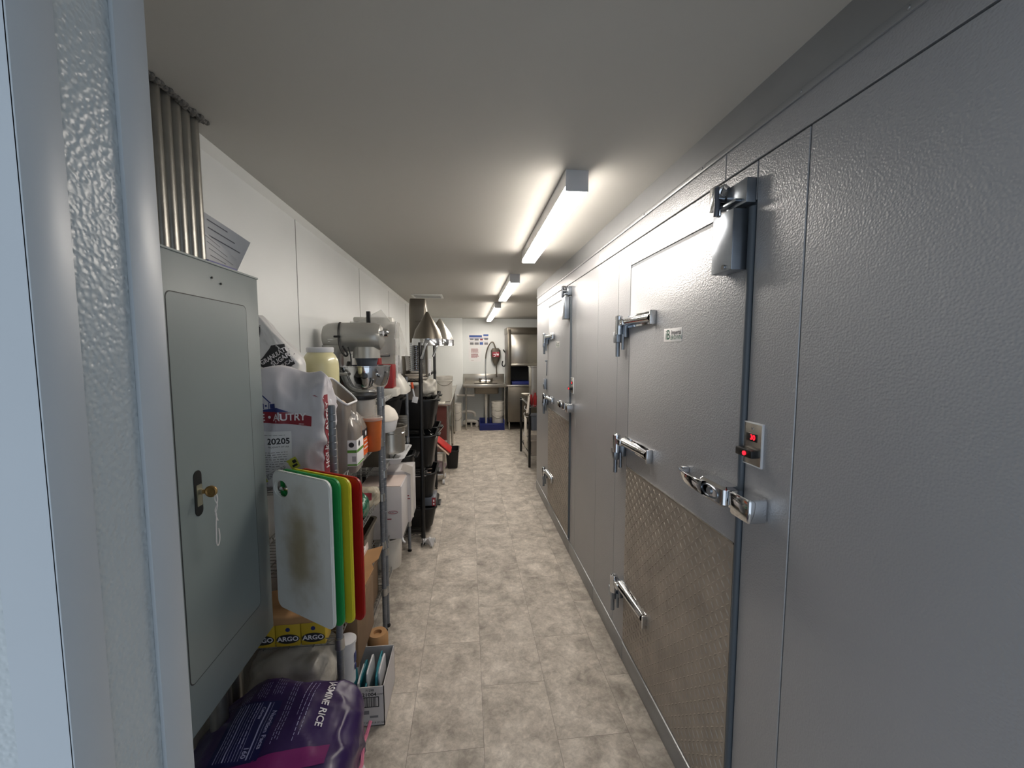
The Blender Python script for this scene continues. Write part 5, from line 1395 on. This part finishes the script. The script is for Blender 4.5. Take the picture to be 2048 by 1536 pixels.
MB().plate([[(-0.055, -0.045), (-0.02, -0.048), (0.0, -0.03), (0.02, 0.0), (0.012, 0.045), (0.004, 0.045), (0.008, 0.0), (-0.01, -0.025)]], 0.0005, T).rect(-0.05, 0.0, -0.005, 0.012, T).rect(0.03, 0.06, -0.02, 0.018, T).build('print', 'whiteink', l3)
nz_ = MB().tube([(0.16, -0.12, 0.07), (0.14, -0.12, -0.02), (0.19, -0.12, -0.06), (0.225, -0.12, 0.02), (0.215, -0.12, 0.15), (0.235, -0.12, 0.22), (0.17, -0.12, 0.315)], 0.013, 8, smooth=2)
o = nz_.build('spray_valve', 'blackp', loc=(0.575, 8.885, 1.33)); tag(o, 'black spray valve handle hanging beside the red labelled dispenser', 'spray valve')
# posters
p1 = thing('wall_poster', 'blue headed safety poster with rows of small pictures on the back wall', 'poster', (0.235, 8.8995, 1.85))
MB().box(-0.225, 0.205, -0.002, 0, -0.13, 0.145).build('sheet', 'paper', p1)
T = frame((0, -0.0026, 0), (1, 0, 0), (0, 0, 1))
MB().rect(-0.215, 0.06, 0.06, 0.105, T).rect(0.09, 0.2, 0.085, 0.125, T).rect(-0.215, 0.2, 0.035, 0.045, T).rect(0.01, 0.085, -0.10, -0.045, T).rect(-0.22, 0.2, -0.034, -0.030, T).build('print', 'posterb', p1)
MB().rect(-0.20, -0.12, 0.0, 0.03, T).rect(-0.10, -0.01, -0.01, 0.03, T).rect(0.11, 0.19, 0.0, 0.05, T).rect(-0.20, -0.12, -0.10, -0.05, T).rect(-0.1, -0.01, -0.10, -0.05, T).rect(0.11, 0.19, -0.1, -0.05, T).build('print', 'greyink', p1)
MB().rect(0.02, 0.08, -0.005, 0.03, T).build('print', 'redink', p1)
p2 = thing('wall_notice', 'white notice with dark red print below the blue headed poster', 'notice', (0.14, 8.8995, 1.55))
MB().box(-0.13, 0.13, -0.002, 0, -0.165, 0.165).build('sheet', 'paper', p2)
n2 = MB(); dash_lines(n2, T, -0.08, 0.08, 0.03, 0.12, 4, 0.014, 3); dash_lines(n2, T, -0.08, 0.085, -0.08, 0.01, 4, 0.016, 4); dash_lines(n2, T, -0.08, 0.0, -0.15, -0.12, 1, 0.008, 4)
n2.build('print', 'redink', p2)
# crate and bucket stack below the table
cr_ = thing('drain_crate', 'dark blue plastic crate on the floor under the sink table', 'crate', (0.47, 8.42, 0))
cm = MB().box(-0.25, 0.25, -0.21, 0.21, 0, 0.01)
cm.box(-0.25, 0.25, -0.215, -0.195, 0, 0.145, 0.004).box(-0.25, 0.25, 0.195, 0.215, 0, 0.20, 0.004).box(-0.255, -0.235, -0.21, 0.21, 0, 0.20, 0.004).box(0.235, 0.255, -0.21, 0.21, 0, 0.20, 0.004)
cm.box(-0.15, 0.15, -0.219, -0.212, 0.10, 0.125, 0.003)
cm.build('crate_body', 'bluecrate', cr_)
bucket_stack(0.60, 8.44, 0.0115, 4, 0.125, 'in the blue crate', 'buckets in the blue crate')
# drain pipes
dp_ = thing('drain_pipe', 'white drain pipe dropping from the sink table into the blue crate', 'pipe', (0.36, 8.50, 0))
MB().cyl((0, 0, 0.10), (0, 0, 0.62), 0.022, seg=14).cyl((0, 0, 0.60), (0, 0, 0.735), 0.034, 0.026, 14).cyl((0, 0, 0.44), (0, 0, 0.56), 0.03, seg=14).build('pipe', 'pvc', dp_)
MB().cyl((0.06, 0.03, 0.02), (0.06, 0.03, 0.70), 0.012, seg=10).build('pipe', 'stdark', dp_)
dq = thing('floor_pipe', 'white curved waste pipes low on the wall beside the sink table leg', 'pipe', (0.0, 8.66, 0))
MB().tube([(-0.13, 0, 0.32), (-0.05, 0, 0.33), (0.06, 0, 0.33), (0.12, 0, 0.29), (0.13, 0, 0.22)], 0.032, 10, smooth=2).build('pipe', 'pvc', dq)
MB().tube([(-0.11, -0.02, 0.06), (-0.09, -0.02, 0.13), (0.10, -0.02, 0.13), (0.17, -0.02, 0.11), (0.19, -0.02, 0.05), (0.15, -0.02, 0.02)], 0.035, 10, smooth=2).cyl((0.05, -0.02, 0.0), (0.05, -0.02, 0.10), 0.02, seg=10).build('pipe', 'pvc', dq)
o = MB().cyl((-0.25, 8.45, 0.70), (0.10, 8.45, 0.70), 0.022, seg=12).cyl((0.10, 8.45, 0.70), (0.12, 8.45, 0.70), 0.03, seg=12).build('cross_pipe', 'pvc'); tag(o, 'horizontal white pipe between the long sink and the sink table', 'pipe')

# ------------------------------------------------------------------ dishwasher
dw = thing('dishwasher', 'tall stainless hood dishwasher at the far right', 'dishwasher', (1.12, 8.50, 0))
MB().box(-0.33, 0.33, -0.32, 0.35, 0.17, 0.885, 0.006).build('cabinet', 'stdark', dw)
MB().box(-0.345, 0.345, -0.335, 0.36, 0.895, 0.925, 0.004).build('work_top', 'stain', dw)
MB().box(-0.33, -0.27, -0.30, 0.36, 0.92, 2.05, 0.004).box(-0.33, 0.33, 0.30, 0.37, 0.92, 1.95, 0.004).box(0.28, 0.33, -0.30, 0.36, 0.92, 2.05, 0.004).build('frame', 'stdark', dw)
MB().box(-0.34, 0.34, -0.28, 0.36, 1.955, 2.09, 0.006).build('top_panel', 'maroon' if False else 'stdark', dw)
hh_ = MB().box(-0.265, 0.275, -0.315, 0.28, 1.31, 1.95, 0.012).build('hood', 'stain', dw)
hb_ = MB().box(-0.27, 0.28, -0.345, -0.315, 1.325, 1.35, 0.006)
hb_.build('handle', 'stain', hh_)
for i in range(4): MB().cyl((-0.22 + 0.14 * i, -0.316, 1.385), (-0.22 + 0.14 * i, -0.320, 1.385), 0.008, seg=10).build('rivet', 'chrome', hh_)
rk = MB().box(-0.24, 0.26, -0.25, 0.25, 0.93, 0.99, 0.004).build('rack', 'bluecrate', dw)
MB().box(-0.262, 0.272, 0.24, 0.295, 0.93, 1.32).build('chamber', 'seam', dw)
for sx in (-0.30, 0.30):
    for sy in (-0.28, 0.28):
        MB().cyl((sx, sy, 0), (sx, sy, 0.172), 0.018, seg=12).build('leg', 'stain', dw)

# ------------------------------------------------------------------ rack past the end of the cooler
rk2 = thing('dish_rack', 'narrow black rack of dishes just past the end of the cooler', 'rack', (1.03, 5.95, 0))
for sx in (-0.20, 0.20):
    for sy in (-0.46, 0.46):
        MB().cyl((sx, sy, 0.0), (sx, sy, 0.87), 0.018, seg=12).build('post', 'blackm', rk2)
for z in (0.16, 0.52, 0.84):
    s2 = shelf_mesh(0.92, 0.40, step=0.05).build('shelf', 'blackm' if z < 0.8 else 'wire', rk2); s2.location = (0, 0, z)
def small(name, lab, cat, mb, m_, loc, grp=None, rot=None):
    o = mb.build(name, m_, loc=loc); tag(o, lab, cat, grp)
    if rot: o.rotation_euler = rot
    return o
small('tall_steel_bin', 'tall steel bin standing on the top shelf of the narrow rack', 'bin', MB().loft([(0.20, 0.20, 0.02, 0), (0.22, 0.22, 0.02, 0.53), (0.24, 0.24, 0.02, 0.535), (0.24, 0.24, 0.02, 0.55)]), 'stain', (0.985, 5.82, 0.844))
small('red_bottle', 'red bottle on the narrow rack, left one', 'bottle', MB().lathe([(0, 0), (0.026, 0), (0.028, 0.10), (0.012, 0.14), (0.012, 0.16), (0, 0.16)], seg=18), 'red', (0.862, 5.58, 0.844))
small('red_bottle', 'red bottle on the narrow rack, right one with black cap', 'bottle', MB().lathe([(0, 0), (0.026, 0), (0.028, 0.13), (0.012, 0.17), (0.012, 0.19), (0, 0.19)], seg=18), 'red', (0.915, 5.54, 0.844))
small('white_dish', 'small white dish sticking out of the narrow rack', 'dish', MB().lathe([(0, 0), (0.03, 0), (0.06, 0.015), (0.058, 0.018), (0, 0.006)], seg=24), 'towel', (0.79, 5.62, 1.001), None)
MB().cyl((-0.25, -0.33, 0.994), (-0.20, -0.33, 0.994), 0.006, seg=8).cyl((-0.20, -0.33, 0.84), (-0.20, -0.33, 1.0), 0.006, seg=8).tube([(-0.20, -0.33, 0.996), (-0.20, -0.46, 1.0), (-0.22, -0.54, 1.0)], 0.005, 6).build('bracket', 'stain', rk2)
def towelf(u, v):
    return (0.02 * math.sin(u * 9) * v - 0.025 * v, -0.10 + 0.2 * u, -0.26 * v + 0.02 * math.sin(u * 6))
tw = MB().grid(14, 12, towelf)
small('hanging_towel', 'white towel hanging over the side of the narrow rack', 'towel', tw, 'towel', (0.822, 5.50, 1.01))
small('grey_tub', 'grey tub on the middle shelf of the narrow rack', 'tub', MB().loft([(0.14, 0.16, 0.02, 0), (0.17, 0.19, 0.03, 0.20), (0.19, 0.21, 0.03, 0.205), (0.19, 0.21, 0.03, 0.215)]), 'motor', (0.925, 5.52, 0.525))
small('glass_rack', 'clear plastic glass rack on the lowest level of the narrow rack', 'rack', MB().loft([(0.26, 0.30, 0.02, 0), (0.28, 0.32, 0.02, 0.20), (0.30, 0.34, 0.02, 0.20), (0.30, 0.34, 0.02, 0.22)]), 'clearg', (0.985, 5.65, 0.1635))
for i, (y, z) in enumerate(((5.50, 0.80), (5.56, 0.70), (5.60, 0.42))):
    small('wire_hook', 'white coated wire hook on the side of the narrow rack, %s' % ('highest', 'middle', 'lowest')[i], 'hook', MB().tube([(0, 0, 0), (-0.035, 0, 0.004), (-0.055, 0, 0.03), (-0.045, 0, 0.06)], 0.005, 6, smooth=1).cyl((0, 0, 0), (0.014, 0, 0), 0.005, seg=6), 'lidw', (0.812, y, z), 'hooks on the narrow rack')
small('sheet_rack_side', 'slim white and red board hanging on the side of the narrow rack', 'board', MB().box(-0.004, 0.004, -0.10, 0.10, 0, 0.42, 0.003), 'towel', (0.790, 5.62, 0.26))
